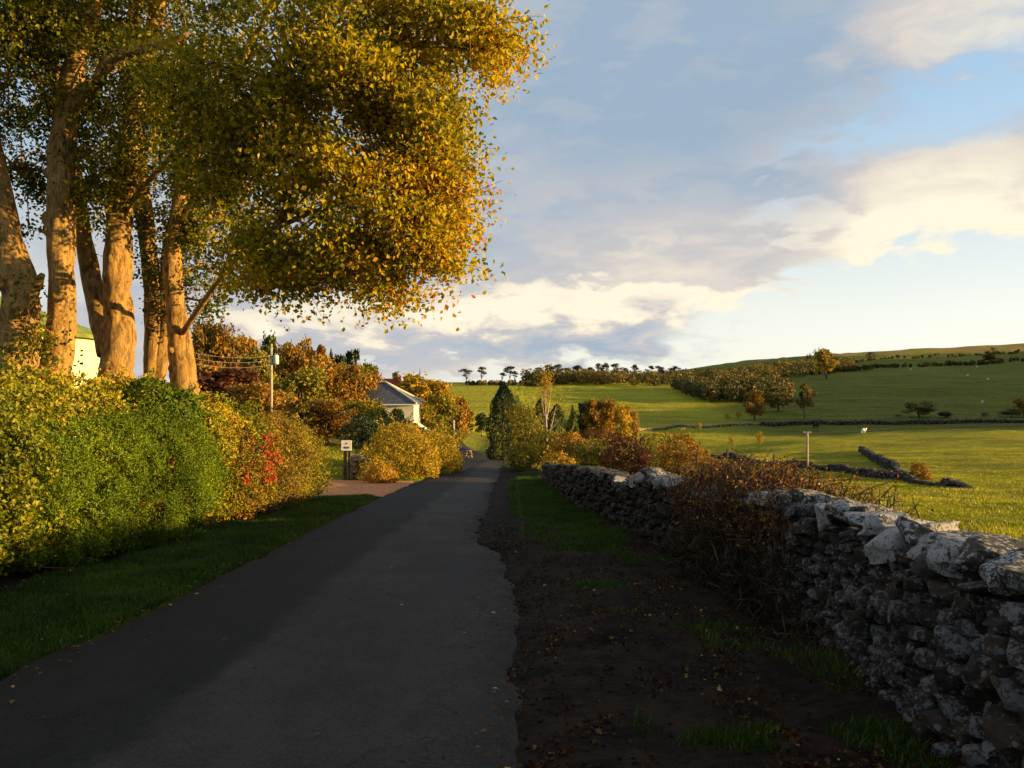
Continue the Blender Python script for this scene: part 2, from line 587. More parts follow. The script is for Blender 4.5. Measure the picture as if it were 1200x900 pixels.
def asphalt_mat():
    t = mat('asphalt', .9, .12)
    P = t.new('ShaderNodeNewGeometry').outputs['Position']
    u = t.new('ShaderNodeAttribute', attribute_name='across').outputs['Fac']
    sep = t.new('ShaderNodeSeparateXYZ')
    t.l.new(P, sep.inputs[0])
    wob = t.m('MULTIPLY', t.m('SUBTRACT', t.noise(P, .8, 4, .6), .5), .8)
    xx = t.m('ADD', sep.outputs[0], wob)
    xs = t.m('ADD', sep.outputs[0], t.m('MULTIPLY', t.m('SUBTRACT', t.noise(P, .7, 6, .65), .5), .75))
    n1 = t.noise(t.vscale(P, (1.6, .7, 1)), 2.2, 7, .7)
    n2 = t.noise(P, 48.0, 6, .85)
    n3 = t.noise(P, .5, 4, .6)
    old = t.mix(t.mr(n1, .3, .7), (.022, .0175, .014), (.042, .033, .027))
    new = t.mix(t.mr(n1, .3, .7), (.0065, .006, .0055), (.0125, .0112, .010))
    # the newer strip laid along the left side
    f = t.mr(xs, -2.12, -1.86, .9, 0.0)
    col = t.mix(f, old, new)
    # tarred seam beside it
    seam = t.mr(t.m('ABSOLUTE', t.m('ADD', xs, 2.05)), .02, .17, .7, 0.0)
    col = t.mix(seam, col, (.009, .009, .009))
    # darker wheel polish and repair bands
    whl = t.mr(t.m('ABSOLUTE', t.m('ADD', xx, .95)), .12, .42, .32, 0.0)
    col = t.mix(whl, col, (.018, .016, .015))
    patch = t.mr(t.noise(t.vscale(P, (.9, .28, 1)), 1.0, 3, .4), .56, .60, 0.0, .35)
    col = t.mix(patch, col, (.020, .018, .017))
    # sunken service trench and square repairs
    ys_ = sep.outputs[1]
    sq = t.m('MULTIPLY', t.mr(t.m('ABSOLUTE', t.m('SUBTRACT', xs, -.62)), .38, .40, 1.0, 0.0), t.mr(t.m('ABSOLUTE', t.m('SUBTRACT', ys_, 9.3)), 1.5, 1.54, 1.0, 0.0))
    col = t.mix(t.m('MULTIPLY', sq, .6), col, (.020, .019, .020))
    sq2 = t.m('MULTIPLY', t.mr(t.m('ABSOLUTE', t.m('SUBTRACT', xs, -1.25)), .55, .57, 1.0, 0.0), t.mr(t.m('ABSOLUTE', t.m('SUBTRACT', ys_, 19.0)), 2.6, 2.7, 1.0, 0.0))
    col = t.mix(t.m('MULTIPLY', sq2, .45), col, (.017, .016, .015))
    stain = t.mr(t.noise(P, 1.1, 6, .7), .47, .62, 0.0, .6)
    col = t.mix(stain, col, (.014, .0125, .011))
    # grime and blown soil at the edges
    col = t.mix(t.m('MULTIPLY', t.mr(u, .84, 1.0), .65), col, (.012, .009, .007))
    col = t.mix(t.m('MULTIPLY', t.mr(u, .12, 0.0), .7), col, (.010, .010, .006))
    # cracks
    vo = t.new('ShaderNodeTexVoronoi', feature='DISTANCE_TO_EDGE')
    wv = t.new('ShaderNodeVectorMath', operation='ADD')
    nv = t.new('ShaderNodeTexNoise')
    nv.inputs['Scale'].default_value = 1.7
    nv.inputs['Detail'].default_value = 6
    t.l.new(P, nv.inputs['Vector'])
    t.l.new(t.vscale(P, (1, .45, 1)), wv.inputs[0])
    t.l.new(nv.outputs['Color'], wv.inputs[1])
    t.l.new(wv.outputs[0], vo.inputs['Vector'])
    vo.inputs['Scale'].default_value = .55
    crack = t.m('MULTIPLY', t.mr(vo.outputs['Distance'], .0, .012, 1.0, 0.0), t.mr(n3, .5, .6))
    col = t.mix(t.m('MULTIPLY', crack, .45), col, (.015, .015, .015))
    col = t.mix(t.mr(n2, .35, .7, 0.0, .5), col, t.mix(f, (.090, .080, .071), (.040, .038, .035)))
    t.l.new(col, t.b.inputs['Base Color'])
    b = bump(t, n2, .5, .006)
    b = bump(t, n1, .35, .03, b)
    b = bump(t, t.m('MULTIPLY', crack, -1), .6, .02, b)
    t.l.new(b, t.b.inputs['Normal'])
    return t.mat


def stone_mat(name='stone', lichen=.53, base1=(.012, .0105, .009), base2=(.045, .036, .028), lich=(.20, .20, .205)):
    t = mat(name, .9, .25)
    tc = t.new('ShaderNodeTexCoord')
    oi = t.new('ShaderNodeObjectInfo')
    P = t.new('ShaderNodeNewGeometry').outputs['Position']
    add = t.new('ShaderNodeVectorMath', operation='ADD')
    t.l.new(P, add.inputs[0])
    t.l.new(oi.outputs['Random'], add.inputs[1])
    Q = add.outputs[0]
    n1 = t.noise(Q, 9, 6, .65)
    n2 = t.noise(Q, 26, 8, .75, .2)
    n3 = t.noise(Q, 45, 5, .7)
    n5 = t.noise(Q, 2.2, 3, .5)
    rr = t.m('FRACT', t.m('MULTIPLY', oi.outputs['Random'], 7.31))
    col = t.mix(t.mr(n1, .3, .7), base1, base2)
    col = t.mix(t.mr(rr, .6, 1.0, 0.0, .55), col, (.055, .032, .018))
    amt = t.m('ADD', n2, t.m('MULTIPLY', t.m('SUBTRACT', oi.outputs['Random'], .5), .13))
    amt = t.m('ADD', amt, t.m('MULTIPLY', t.m('SUBTRACT', n5, .5), .35))
    lm = t.mr(amt, lichen, lichen + .05)
    vo = t.new('ShaderNodeTexVoronoi')
    vo.inputs['Scale'].default_value = 26
    t.l.new(Q, vo.inputs['Vector'])
    vr = t.new('ShaderNodeSeparateColor')
    t.l.new(vo.outputs['Color'], vr.inputs[0])
    spot = t.m('MULTIPLY', t.mr(t.m('ADD', vo.outputs['Distance'], t.m('MULTIPLY', t.m('SUBTRACT', n3, .5), .35)), t.m('MULTIPLY', vr.outputs[0], .42), t.m('ADD', t.m('MULTIPLY', vr.outputs[0], .42), .06), 1.0, 0.0), t.m('GREATER_THAN', vr.outputs[1], .45))
    lm = t.m('MAXIMUM', t.m('MULTIPLY', lm, t.mr(n3, .34, .52)), t.m('MULTIPLY', spot, .75))
    lc = t.mix(t.mr(n3, .3, .7), lich, tuple(c * .55 for c in lich))
    col = t.mix(t.m('MULTIPLY', lm, .9), col, lc)
    # moss in places
    mo = t.mr(t.noise(Q, 5, 4, .6), .60, .68, 0.0, .6)
    col = t.mix(mo, col, (.018, .022, .004))
    t.l.new(col, t.b.inputs['Base Color'])
    b = bump(t, n1, .8, .03)
    b = bump(t, n3, .8, .008, b)
    b = bump(t, lm, .25, .004, b)
    t.l.new(b, t.b.inputs['Normal'])
    return t.mat


def bark_mat():
    t = mat('bark', .9, .2)
    P = t.new('ShaderNodeNewGeometry').outputs['Position']
    n0 = t.noise(t.vscale(P, (1, 1, .30)), 12, 9, .78, .5)
    n1 = t.noise(t.vscale(P, (1, 1, .5)), 36, 7, .75, .4)
    n2 = t.noise(P, 1.6, 4, .6)
    col = t.mix(t.mr(n0, .36, .62), (.11, .058, .018), (.64, .37, .105))
    col = t.mix(t.mr(n2, .42, .62, 0.0, .35), col, (.30, .20, .08))
    col = t.mix(t.mr(n1, .56, .66, 0.0, .6), col, (.05, .035, .02))
    t.l.new(col, t.b.inputs['Base Color'])
    b = bump(t, n0, 1.0, .09)
    b = bump(t, n1, .9, .03, b)
    t.l.new(b, t.b.inputs['Normal'])
    return t.mat


M = {}
M['ground'] = ground_mat()
M['asphalt'] = asphalt_mat()
M['stone'] = stone_mat()
M['stone_far'] = stone_mat('stone_far', .60, (.022, .02, .018), (.07, .06, .05))
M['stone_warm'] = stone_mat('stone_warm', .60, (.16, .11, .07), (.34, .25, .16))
M['capstone'] = stone_mat('capstone', .46, (.018, .016, .014), (.06, .048, .037), (.42, .41, .41))
M['core'] = flat_mat('core', (.012, .010, .008), .95, .1, .3, 10, .4)
M['bark'] = bark_mat()
M['bark_far'] = flat_mat('bark_far', (.12, .085, .055), .9, .1, .4, 5, .3, .03)
M['bark_pale'] = flat_mat('bark_pale', (.42, .34, .26), .8, .2, .25, 6, .2)
M['twig'] = flat_mat('twig', (.085, .05, .028), .85, .2, .4, 12, .2)
M['briar'] = flat_mat('briar', (.095, .044, .022), .85, .2, .5, 9, .2)
M['drygrass'] = leaf_mat('drygrass', [(0, (.014, .010, .004)), (.6, (.035, .022, .010)), (1, (.11, .065, .028))], .15)
M['maple'] = leaf_mat('maple', [(0, (.035, .055, .003)), (.30, (.12, .13, .005)), (.58, (.40, .32, .008)), (.90, (.56, .37, .012)), (1, (.50, .16, .018))], .5)
M['beech'] = leaf_mat('beech', [(0, (.045, .06, .004)), (.35, (.13, .15, .006)), (.68, (.34, .29, .012)), (.9, (.42, .24, .02)), (1, (.30, .07, .02))], .3)
M['thuja'] = leaf_mat('thuja', [(0, (.035, .055, .003)), (.5, (.10, .155, .005)), (.85, (.21, .275, .008)), (1, (.30, .25, .015))], .2)
M['mixed'] = leaf_mat('mixed', [(0, (.05, .05, .006)), (.3, (.16, .12, .010)), (.6, (.30, .17, .016)), (.85, (.36, .13, .02)), (1, (.28, .05, .02))], .25)
M['golden'] = leaf_mat('golden', [(0, (.09, .08, .006)), (.4, (.28, .20, .010)), (.8, (.48, .30, .02)), (1, (.46, .19, .02))], .3)
M['olive'] = leaf_mat('olive', [(0, (.04, .05, .004)), (.5, (.15, .14, .008)), (.85, (.30, .23, .012)), (1, (.36, .20, .02))], .25)
M['red'] = leaf_mat('red', [(0, (.16, .018, .006)), (1, (.46, .085, .015))], .3)
M['orange'] = leaf_mat('orange', [(0, (.06, .045, .008)), (.35, (.18, .105, .012)), (.75, (.34, .17, .016)), (1, (.44, .28, .025))], .3)
M['rust'] = leaf_mat('rust', [(0, (.03, .012, .008)), (.5, (.085, .03, .012)), (1, (.17, .07, .02))], .25)
M['conifer'] = leaf_mat('conifer', [(0, (.010, .02, .006)), (.6, (.025, .045, .010)), (1, (.055, .075, .014))], .1)
M['pine'] = leaf_mat('pine', [(0, (.012, .018, .006)), (1, (.045, .05, .012))], .1)
M['conifer_pale'] = leaf_mat('conifer_pale', [(0, (.03, .055, .006)), (1, (.10, .13, .012))], .15)  # lighter green conifer foliage
M['hillwood'] = leaf_mat('hillwood', [(0, (.045, .05, .010)), (.5, (.13, .10, .018)), (1, (.28, .18, .03))], .2)
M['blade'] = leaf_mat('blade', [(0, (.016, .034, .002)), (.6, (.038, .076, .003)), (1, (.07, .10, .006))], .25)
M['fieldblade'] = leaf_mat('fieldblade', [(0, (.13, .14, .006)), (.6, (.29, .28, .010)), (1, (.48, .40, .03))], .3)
M['litter'] = leaf_mat('litter', [(0, (.02, .011, .006)), (.5, (.06, .028, .012)), (.85, (.10, .048, .018)), (.975, (.17, .095, .03)), (1, (.36, .30, .08))], .05, .9, .02)
M['pebble'] = flat_mat('pebble', (.020, .0135, .009), .95, .05, .4, 30, .2)
M['drive'] = flat_mat('drive', (.46, .20, .085), .95, .1, .3, 9, 1.0, .12)


# ------------------------------------------------------------------ ground sheet
def build_ground():
    xs = np.arange(-7.0, 5.01, .12)
    d, x = .13, 5.0
    right = []
    while x < 2600:
        x += d
        d *= 1.045
        right.append(x)
    d, x = .14, -7.0
    left = []
    while x > -1600:
        x -= d
        d *= 1.07
        left.append(x)
    xs = np.concatenate([left[::-1], xs, right])
    ys = np.arange(-1.0, 30.0, .15)
    d, y = .16, ys[-1]
    far = []
    while y < 3900:
        y += d
        d *= 1.022
        far.append(y)
    d, y = .3, -1.0
    back = []
    while y > -500:
        y -= d
        d *= 1.25
        back.append(y)
    ys = np.concatenate([back[::-1], ys, far])
    X, Y = np.meshgrid(xs, ys)
    Z = ground(X, Y)
    nx, ny = len(xs), len(ys)
    i = (np.arange(ny - 1)[:, None] * nx + np.arange(nx - 1)[None]).ravel()
    Fc = np.stack([i, i + 1, i + nx + 1, i + nx], 1)
    V = np.stack([X, Y, Z], -1).reshape(-1, 3)
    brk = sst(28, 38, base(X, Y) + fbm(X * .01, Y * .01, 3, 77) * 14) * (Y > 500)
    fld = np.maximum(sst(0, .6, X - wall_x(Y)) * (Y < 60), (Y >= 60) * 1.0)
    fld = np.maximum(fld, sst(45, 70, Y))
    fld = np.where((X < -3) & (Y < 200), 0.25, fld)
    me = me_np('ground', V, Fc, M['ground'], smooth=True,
               attrs={'dirt': dirt(X, Y), 'bracken': brk, 'field': fld, 'sunlit_field': sst(12, -12, X - (.2 * Y + 22) - 60 * sst(215, 150, Y) - 400 * sst(150, 100, Y) + fbm(X * .03, Y * .03, 2, 3) * 8) * (Y < 600)})  # last mask brightens the sunlit fields and leaves the shaded hillside dark
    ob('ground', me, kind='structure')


build_ground()


def build_road():
    ys = np.concatenate([np.arange(-40, -2, 1.0), np.arange(-2, 30, .08), np.arange(30, 110, .8), np.arange(110, 255, 3)])
    k = 26
    us = np.linspace(0, 1, k)
    L = road_l(ys) - .10 + fbm(ys * 1.4, ys * 0, 3, 61) * .16
    Rr = road_r(ys) + .03 + fbm(ys * 1.8, ys * 0 + 9, 6, 62) * .20 + fbm(ys * 9, ys * 0 + 3, 3, 63) * .07
    X = L[:, None] + (Rr - L)[:, None] * us[None]
    Y = np.repeat(ys[:, None], k, 1)
    Z = base(X, Y) + .02 + .03 * np.sin(np.pi * us)[None] + fbm(X * .7, Y * .5, 2, 64) * .012
    e = (np.abs(us - .5) > .49)[None]
    Z = np.where(e, Z - .05, Z)
    i = (np.arange(len(ys) - 1)[:, None] * k + np.arange(k - 1)[None]).ravel()
    Fc = np.stack([i, i + 1, i + k + 1, i + k], 1)
    me = me_np('road', np.stack([X, Y, Z], -1).reshape(-1, 3), Fc, M['asphalt'], smooth=True, attrs={'across': np.repeat(us[None], len(ys), 0)})
    ob('road', me, kind='structure')


build_road()


def build_drive():
    us = np.linspace(0, 1, 50)
    vs = np.linspace(0, 1, 24)
    U, Vv = np.meshgrid(us, vs)
    X = -3.5 - U * 17
    y0 = 22.4 - (X + 3.5) * .12 - 1.6 * np.exp(-U * 17 / 1.0)
    y1 = 30.4 - (X + 3.5) * .25 + 1.0 * np.exp(-U * 17 / 1.2)
    Y = y0 + (y1 - y0) * Vv
    Z = base(X, Y) + .012 + fbm(X, Y, 3, 70) * .02
    Z = np.where((Vv < .01) | (Vv > .99) | (U < .01), Z - .05, Z)
    k = len(us)
    i = (np.arange(len(vs) - 1)[:, None] * k + np.arange(k - 1)[None]).ravel()
    Fc = np.stack([i, i + 1, i + k + 1, i + k], 1)
    ob('driveway', me_np('driveway', np.stack([X, Y, Z], -1).reshape(-1, 3), Fc, M['drive'], smooth=True), kind='structure')


build_drive()


# ------------------------------------------------------------------ rocks
def ico(sub):
    bm = bmesh.new()
    bmesh.ops.create_icosphere(bm, subdivisions=sub, radius=1.0)
    V = np.array([v.co[:] for v in bm.verts])
    Fc = np.array([[v.index for v in f.verts] for f in bm.faces])
    bm.free()
    return V / np.linalg.norm(V, axis=1)[:, None], Fc


ICO = {k: ico(k) for k in (1, 2, 3, 4)}


def rock(sub, p=44, cuts=13, lump=.02):
    """unit-size blocky stone with chipped corners"""
    D, Fc = ICO[sub]
    nr = [(1, 0, 0), (-1, 0, 0), (0, 1, 0), (0, -1, 0), (0, 0, 1), (0, 0, -1)]
    nr = [np.array(n) + rng.normal(size=3) * .13 for n in nr]
    ds = list(rng.uniform(.42, .52, 6))
    for _ in range(cuts):
        n = rng.normal(size=3)
        nr.append(n)
        ds.append(rng.uniform(.40, .64))
    N = np.array(nr)
    N /= np.linalg.norm(N, axis=1)[:, None]
    q = np.maximum(D @ N.T / np.array(ds)[None], 0) ** p
    r = q.sum(1) ** (-1 / p)
    V = D * r[:, None]
    if lump:
        s = rng.uniform(0, 50)
        nn = np.array([mnoise.fractal(Vector(v * 3.4 + s), .8, 2.1, 4) for v in V])
        V = V * (1 + lump * 2 * nn)[:, None]
    return V, Fc


ROCKS = {1: [rock(1, 8, 3, 0) for _ in range(12)], 2: [rock(2) for _ in range(24)], 3: [rock(3, lump=.025) for _ in range(44)], 4: [rock(4, lump=.03) for _ in range(36)]}


def place(V, c, dim, rot):
    """scale, rotate (euler) and move"""
    from mathutils import Euler
    Rm = np.array(Euler(rot).to_matrix())
    return (V * np.array(dim)) @ Rm.T + np.array(c)


def stone_wall(name, label, path, hfun, thick=.5, cell=(.07, .20), ch=(.055, .118), max_parts=300, lod=(4, 3, 2), cope=(.18, .36), mat_=None, seed=0, near=True, cat='stone wall'):
    """dry stone wall of single stones along path [(x,y)...]"""
    mat_ = mat_ or M['stone']
    path = np.array(path, float)
    seg = np.linalg.norm(np.diff(path, axis=0), axis=1)
    S = np.concatenate([[0], np.cumsum(seg)])
    Lt = S[-1]

    def at(s):
        x, y = np.interp(s, S, path[:, 0]), np.interp(s, S, path[:, 1])
        x2, y2 = np.interp(min(s + .3, Lt), S, path[:, 0]), np.interp(min(s + .3, Lt), S, path[:, 1])
        x1, y1 = np.interp(max(s - .3, 0), S, path[:, 0]), np.interp(max(s - .3, 0), S, path[:, 1])
        return x, y, math.atan2(y2 - y1, x2 - x1)
    stones = []                                 # centre, dims, rot, is_cope
    for side in (1, -1):                        # +1 = left of the path direction
        z = -.06
        zmax = max(hfun(s) for s in np.linspace(0, Lt, 60))
        while z < zmax:
            th = rng.uniform(*ch) * (1.15 if z < .3 else 1.0)
            s = rng.uniform(-.1, .1)
            while s < Lt:
                w = rng.uniform(*cell) * (1.0 if rng.random() > .15 else 1.5)
                sc = s + w / 2
                h = hfun(sc) - (cope[1] * .33)
                wob = .07 * float(fbm(sc * 1.1, z * 2, 2, 81 + seed))
                if z + th * .5 + wob < h:
                    x, y, a = at(sc)
                    bt = thick / 2 * (1 - .22 * z / max(h, .3))
                    dp = rng.uniform(.2, .3) * thick / .5
                    off = side * (bt - dp / 2 + rng.uniform(-.07, .05))
                    cx, cy = x - math.sin(a) * off, y + math.cos(a) * off
                    hh = th * rng.uniform(.85, 1.25)
                    ww = w * rng.uniform(.93, 1.08)
                    if near and rng.random() < .16:      # a stone on its end now and then
                        ww, hh = ww * .75, hh * 1.3
                    stones.append(((cx, cy, G(x, y) + z + th / 2 + wob), (ww, dp, hh), (rng.normal() * .14, rng.normal() * .24, a + rng.normal() * .2), 0, side))
                s += w
            z += th
    s = 0
    while s < Lt:                               # coping stones
        w = rng.uniform(*cope)
        x, y, a = at(s + w / 2)
        hh = rng.uniform(.45, .75) * w
        h = hfun(s + w / 2)
        dz = h - hh * .5
        stones.append(((x + rng.normal() * .03, y, G(x, y) + dz), (w * 1.12, thick * rng.uniform(.75, 1.0), hh), (rng.normal() * .16, rng.normal() * .22, a + rng.normal() * .4), 1, 1))
        s += w * .95
    root = thing(name, label, cat, (path[0][0], path[0][1], G(*path[0])))
    org = np.array(root.location)
    sc = []
    for c, d, r, cp, side in stones:
        dist = math.hypot(c[0], c[1]) + .01
        vis = 1.0 if (c[1] > 1.2 and abs(c[0]) < .72 * c[1]) else .02
        if not cp and side < 0:
            vis *= .02
        sc.append(d[0] * d[2] / dist ** 2 * vis)
    order = np.argsort(-np.array(sc))
    big = set(order[:max_parts].tolist())
    Vs, Fs, off = [], [], 0
    meshes = {}
    for rank, i in enumerate(order):
        c, d, r, cp, side = stones[i]
        if i in big:
            lv = lod[0] if rank < 130 else lod[1]
            j = int(rng.integers(len(ROCKS[lv])))
            if (lv, j) not in meshes:
                V, Fc = ROCKS[lv][j]
                meshes[(lv, j)] = me_np('stone', V, Fc, mat_, smooth=True)
            if cp and near and (lv, j, 'c') not in meshes:
                meshes[(lv, j, 'c')] = me_np('capstone', *ROCKS[lv][j], M['capstone'], smooth=True)
            o = bpy.data.objects.new('capstone' if cp else 'stone', meshes[(lv, j, 'c')] if cp and near else meshes[(lv, j)])
            C.collection.objects.link(o)
            o.parent = root
            o.location = np.array(c) - org
            o.rotation_euler = r
            o.scale = d
        else:
            lv = lod[2] if c[1] < 22 or not near else 1
            V, Fc = ROCKS[lv][int(rng.integers(len(ROCKS[lv])))]
            V = place(V, np.array(c) - org, d, r)
            Vs.append(V)
            Fs.append(Fc + off)
            off += len(V)
    if Vs:
        ob('small_stones', me_np('small_stones', np.concatenate(Vs), np.concatenate(Fs), mat_, smooth=True), root, kind='stuff')
    # hearting inside, so that no light comes through
    n = max(6, int(Lt / .5))
    V, Fc = [], []
    for k, s in enumerate(np.linspace(0, Lt, n)):
        x, y, a = at(s)
        h = hfun(s) - cope[1] * .4
        for o2, zz in ((-.3, -.2), (-.24, h), (.24, h), (.3, -.2)):
            o2 *= thick
            V.append((x - math.sin(a) * o2 - org[0], y + math.cos(a) * o2 - org[1], G(x, y) + zz - org[2]))
        if k:
            b = k * 4
            for j in range(3):
                Fc.append((b - 4 + j, b - 3 + j, b + 1 + j, b + j))
    ob('rubble_core', me_np('rubble_core', V, Fc, M['core']), root)
    return root


def near_wall_h(s):
    y = s - 4.0
    h = np.interp(y, [-4, 2, 3.4, 4.6, 5.9, 7, 9, 12, 13.2, 14.0, 14.8, 17.6, 25, 34, 44], [.87, .92, .94, .92, 1.0, .95, .93, .95, .9, .58, .85, .84, .62, .55, .5])
    return float(h + vn(s * 1.7, 0, 91) * .10)


NW = [(float(wall_x(y)), float(y)) for y in np.arange(-4, 29.1, 1.0)]
stone_wall('dry_stone_wall', 'long dark dry stone wall with white lichen running beside the road verge', NW, near_wall_h)


def path_of(pts, n=14):
    p = [hit(*q) for q in pts]
    return [tuple(r) for r in spline(p, n)]


# walls out in the fields
stone_wall('field_wall', 'low tumbled field wall running diagonally below the wooden T shaped post', path_of([(1135, 573), (1060, 563), (1000, 556), (945, 549), (880, 543), (815, 535)], 20),
           lambda s: min(.34, .14 + .03 * s) + float(vn(s * .8, 3, 5)) * .22, .34, (.14, .34), (.09, .15), 0, (2, 2, 2), (.14, .34), M['stone_far'], 3, False)
stone_wall('field_wall', 'short spur of dark field wall climbing the grass left of the small orange bush', path_of([(1062, 562), (1040, 549), (1022, 539), (1008, 529)], 10),
           lambda s: min(.48, .22 + .04 * s) + float(vn(s * .8, 8, 5)) * .2, .36, (.15, .36), (.10, .16), 0, (2, 2, 2), (.15, .36), M['stone_far'], 4, False)
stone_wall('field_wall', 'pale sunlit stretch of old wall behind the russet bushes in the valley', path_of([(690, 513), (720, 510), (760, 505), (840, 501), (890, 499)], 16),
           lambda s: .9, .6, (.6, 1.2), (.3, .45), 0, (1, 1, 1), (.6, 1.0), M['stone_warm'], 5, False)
stone_wall('field_wall', 'long dark wall across the foot of the shaded green hillside', path_of([(890, 499), (980, 498), (1080, 497), (1250, 496)], 20),
           lambda s: 1.3, .8, (1.0, 1.8), (.5, .8), 0, (1, 1, 1), (1.0, 1.6), M['stone_far'], 6, False)


# ------------------------------------------------------------------ big trees on the left
def tree_path(rows, y, y2=None):
    """rows of (px, py, width px) read at distance y -> smooth points and radii"""
    p = []
    for i, (px, py, w) in enumerate(rows):
        yy = y if y2 is None else y + (y2 - y) * i / (len(rows) - 1)
        p.append((*W(px, py, yy), w / F * yy / 2))
    q = spline(p, len(rows) * 5)
    return q[:, :3], np.maximum(q[:, 3], .01)


def big_tree(label, trunk, blobs, n_per=1.0, leafs=.067, seedtint=(.18, .5)):
    """trunk: list of (rows, y0, y1); blobs: (px, py, y, rx px, ry px, depth m, clusters, tint)"""
    bx, by, bz = W(trunk[0][0][0][0], 450, trunk[0][1])
    root = thing('sycamore_tree', label, 'tree', (bx, by, G(bx, by)), group='tall autumn trees behind the hedge')
    org = np.array(root.location)
    mb = MB()
    lines = []
    for k, (rows, y0, y1) in enumerate(trunk):
        P, r = tree_path(rows, y0, y1)
        if k == 0:                              # carry the butt down into the ground
            g = G(P[0][0], P[0][1])
            P = np.vstack([[P[0][0], P[0][1], g - .2], [P[0][0], P[0][1], g + .35], P])
            r = np.concatenate([[r[0] * 1.35, r[0] * 1.05], r])
        mb.tube(P - org, r * .80, 20 if r[0] > .1 else 10, .20, 11 + k)
        lines.append((P, r))
        for _ in range(int(len(P) * .3)):       # burrs and knots
            i = int(rng.integers(3, len(P) - 1))
            if r[i] < .08:
                continue
            a = rng.uniform(0, 6.28)
            c = P[i] + np.array([math.cos(a), math.sin(a), 0]) * r[i] * .72 - org
            V, Fc = ICO[2]
            mb.add(V * np.array([1, 1, rng.uniform(.8, 1.8)]) * r[i] * rng.uniform(.15, .34) + c, Fc)
    allP = np.concatenate([l[0] for l in lines])
    allR = np.concatenate([l[1] for l in lines])
    cards = []
    for (px, py, y, rx, ry, dp, ncl, tb) in blobs:
        c = np.array(W(px, py, y))
        rad = np.array([rx / F * y, dp, ry / F * y])
        ncl = int(ncl * n_per)
        u = rng.normal(size=(ncl, 3))
        u /= np.linalg.norm(u, axis=1)[:, None]
        rr = rng.uniform(0, 1, ncl) ** .42
        cc = c + u * rad * rr[:, None]
        void = np.array([mnoise.noise(Vector(q * 1.15)) for q in cc]) + rng.normal(size=ncl) * .05
        kp = void > -.05
        cc, u, rr = cc[kp], u[kp], rr[kp]
        ncl = len(cc)
        # limb from the nearest lower stem point to the middle of the blob
        hd = np.linalg.norm((allP - c)[:, :2], axis=1)
        dd = hd * .5 + np.abs(allP[:, 2] - (c[2] - .25 * hd + rng.uniform(-.2, .4))) + np.where(allR < .018, 2, 0)
        i = int(np.argmin(dd))
        p0 = allP[i]
        mid = (p0 + c) / 2 + np.array([0, 0, .15 + .06 * np.linalg.norm(c - p0)])
        lp = spline([p0, mid, c, c + (c - mid) * .15], 12)
        r0 = min(allR[i] * .6, .055, .015 + .018 * np.linalg.norm(c - p0))
        mb.tube(lp - org, np.linspace(r0, .012, 12), 8, .15, 5)
        allP = np.concatenate([allP, lp[3:11]])
        allR = np.concatenate([allR, np.linspace(r0, .014, 12)[3:11]])
        outer = np.argsort(-(rr + rng.uniform(0, .25, ncl)))[:min(ncl, 14 + ncl // 5)]
        for j in outer:
            q0 = lp[int(rng.integers(3, 12))]
            q1 = cc[j]
            m2 = (q0 + q1) / 2 + np.array([0, 0, .12]) + rng.normal(size=3) * .06
            mb.tube(spline([q0, m2, q1], 6) - org, np.linspace(.02, .005, 6), 4, 0, 0, False)
        nl = rng.poisson(74, ncl) + 10
        ctint = tb + rng.normal(size=ncl) * .13
        idx = np.repeat(np.arange(ncl), nl)
        csz = rng.uniform(.14, .28, ncl)
        dr = u * np.array([1, 1, .2]) + rng.normal(size=(ncl, 3)) * .5     # each spray hangs outwards
        dr /= np.linalg.norm(dr, axis=1)[:, None]
        along = rng.normal(size=len(idx)).clip(-1.4, 1.4)
        lp_ = cc[idx] + (rng.normal(size=(len(idx), 3)).clip(-1.4, 1.4) * np.array([.75, .75, .42]) + dr[idx] * along[:, None] * 1.2) * csz[idx][:, None]
        lp_[:, 2] -= .35 * csz[idx] * along ** 2 * .6
        ti = ctint[idx] - .05 + rng.normal(size=len(idx)) * .15
        outw = (u * .6 + np.array([0, 0, .5]))[idx]
        V, Fc, T = leafcards(lp_ - org, leafs, outw, .35, ti, .72, .14, .6)
        cards.append((V, Fc, T))
        for j in np.argsort(-rr)[:int(ncl * .45)]:
            for sg in (1.6, -1.0):
                e_ = cc[j] + dr[j] * csz[j] * sg * 1.3 - np.array([0, 0, .05])
                mb.tube(np.array([cc[j], (cc[j] + e_) / 2 + [0, 0, .02], e_]) - org, [.006, .004, .002], 3, 0, 0, False)
    ob('trunk', mb.mesh('trunk', M['bark'], True), root)
    leaf_obj('crown', cards, M['maple'], root, kind='stuff')
    return root


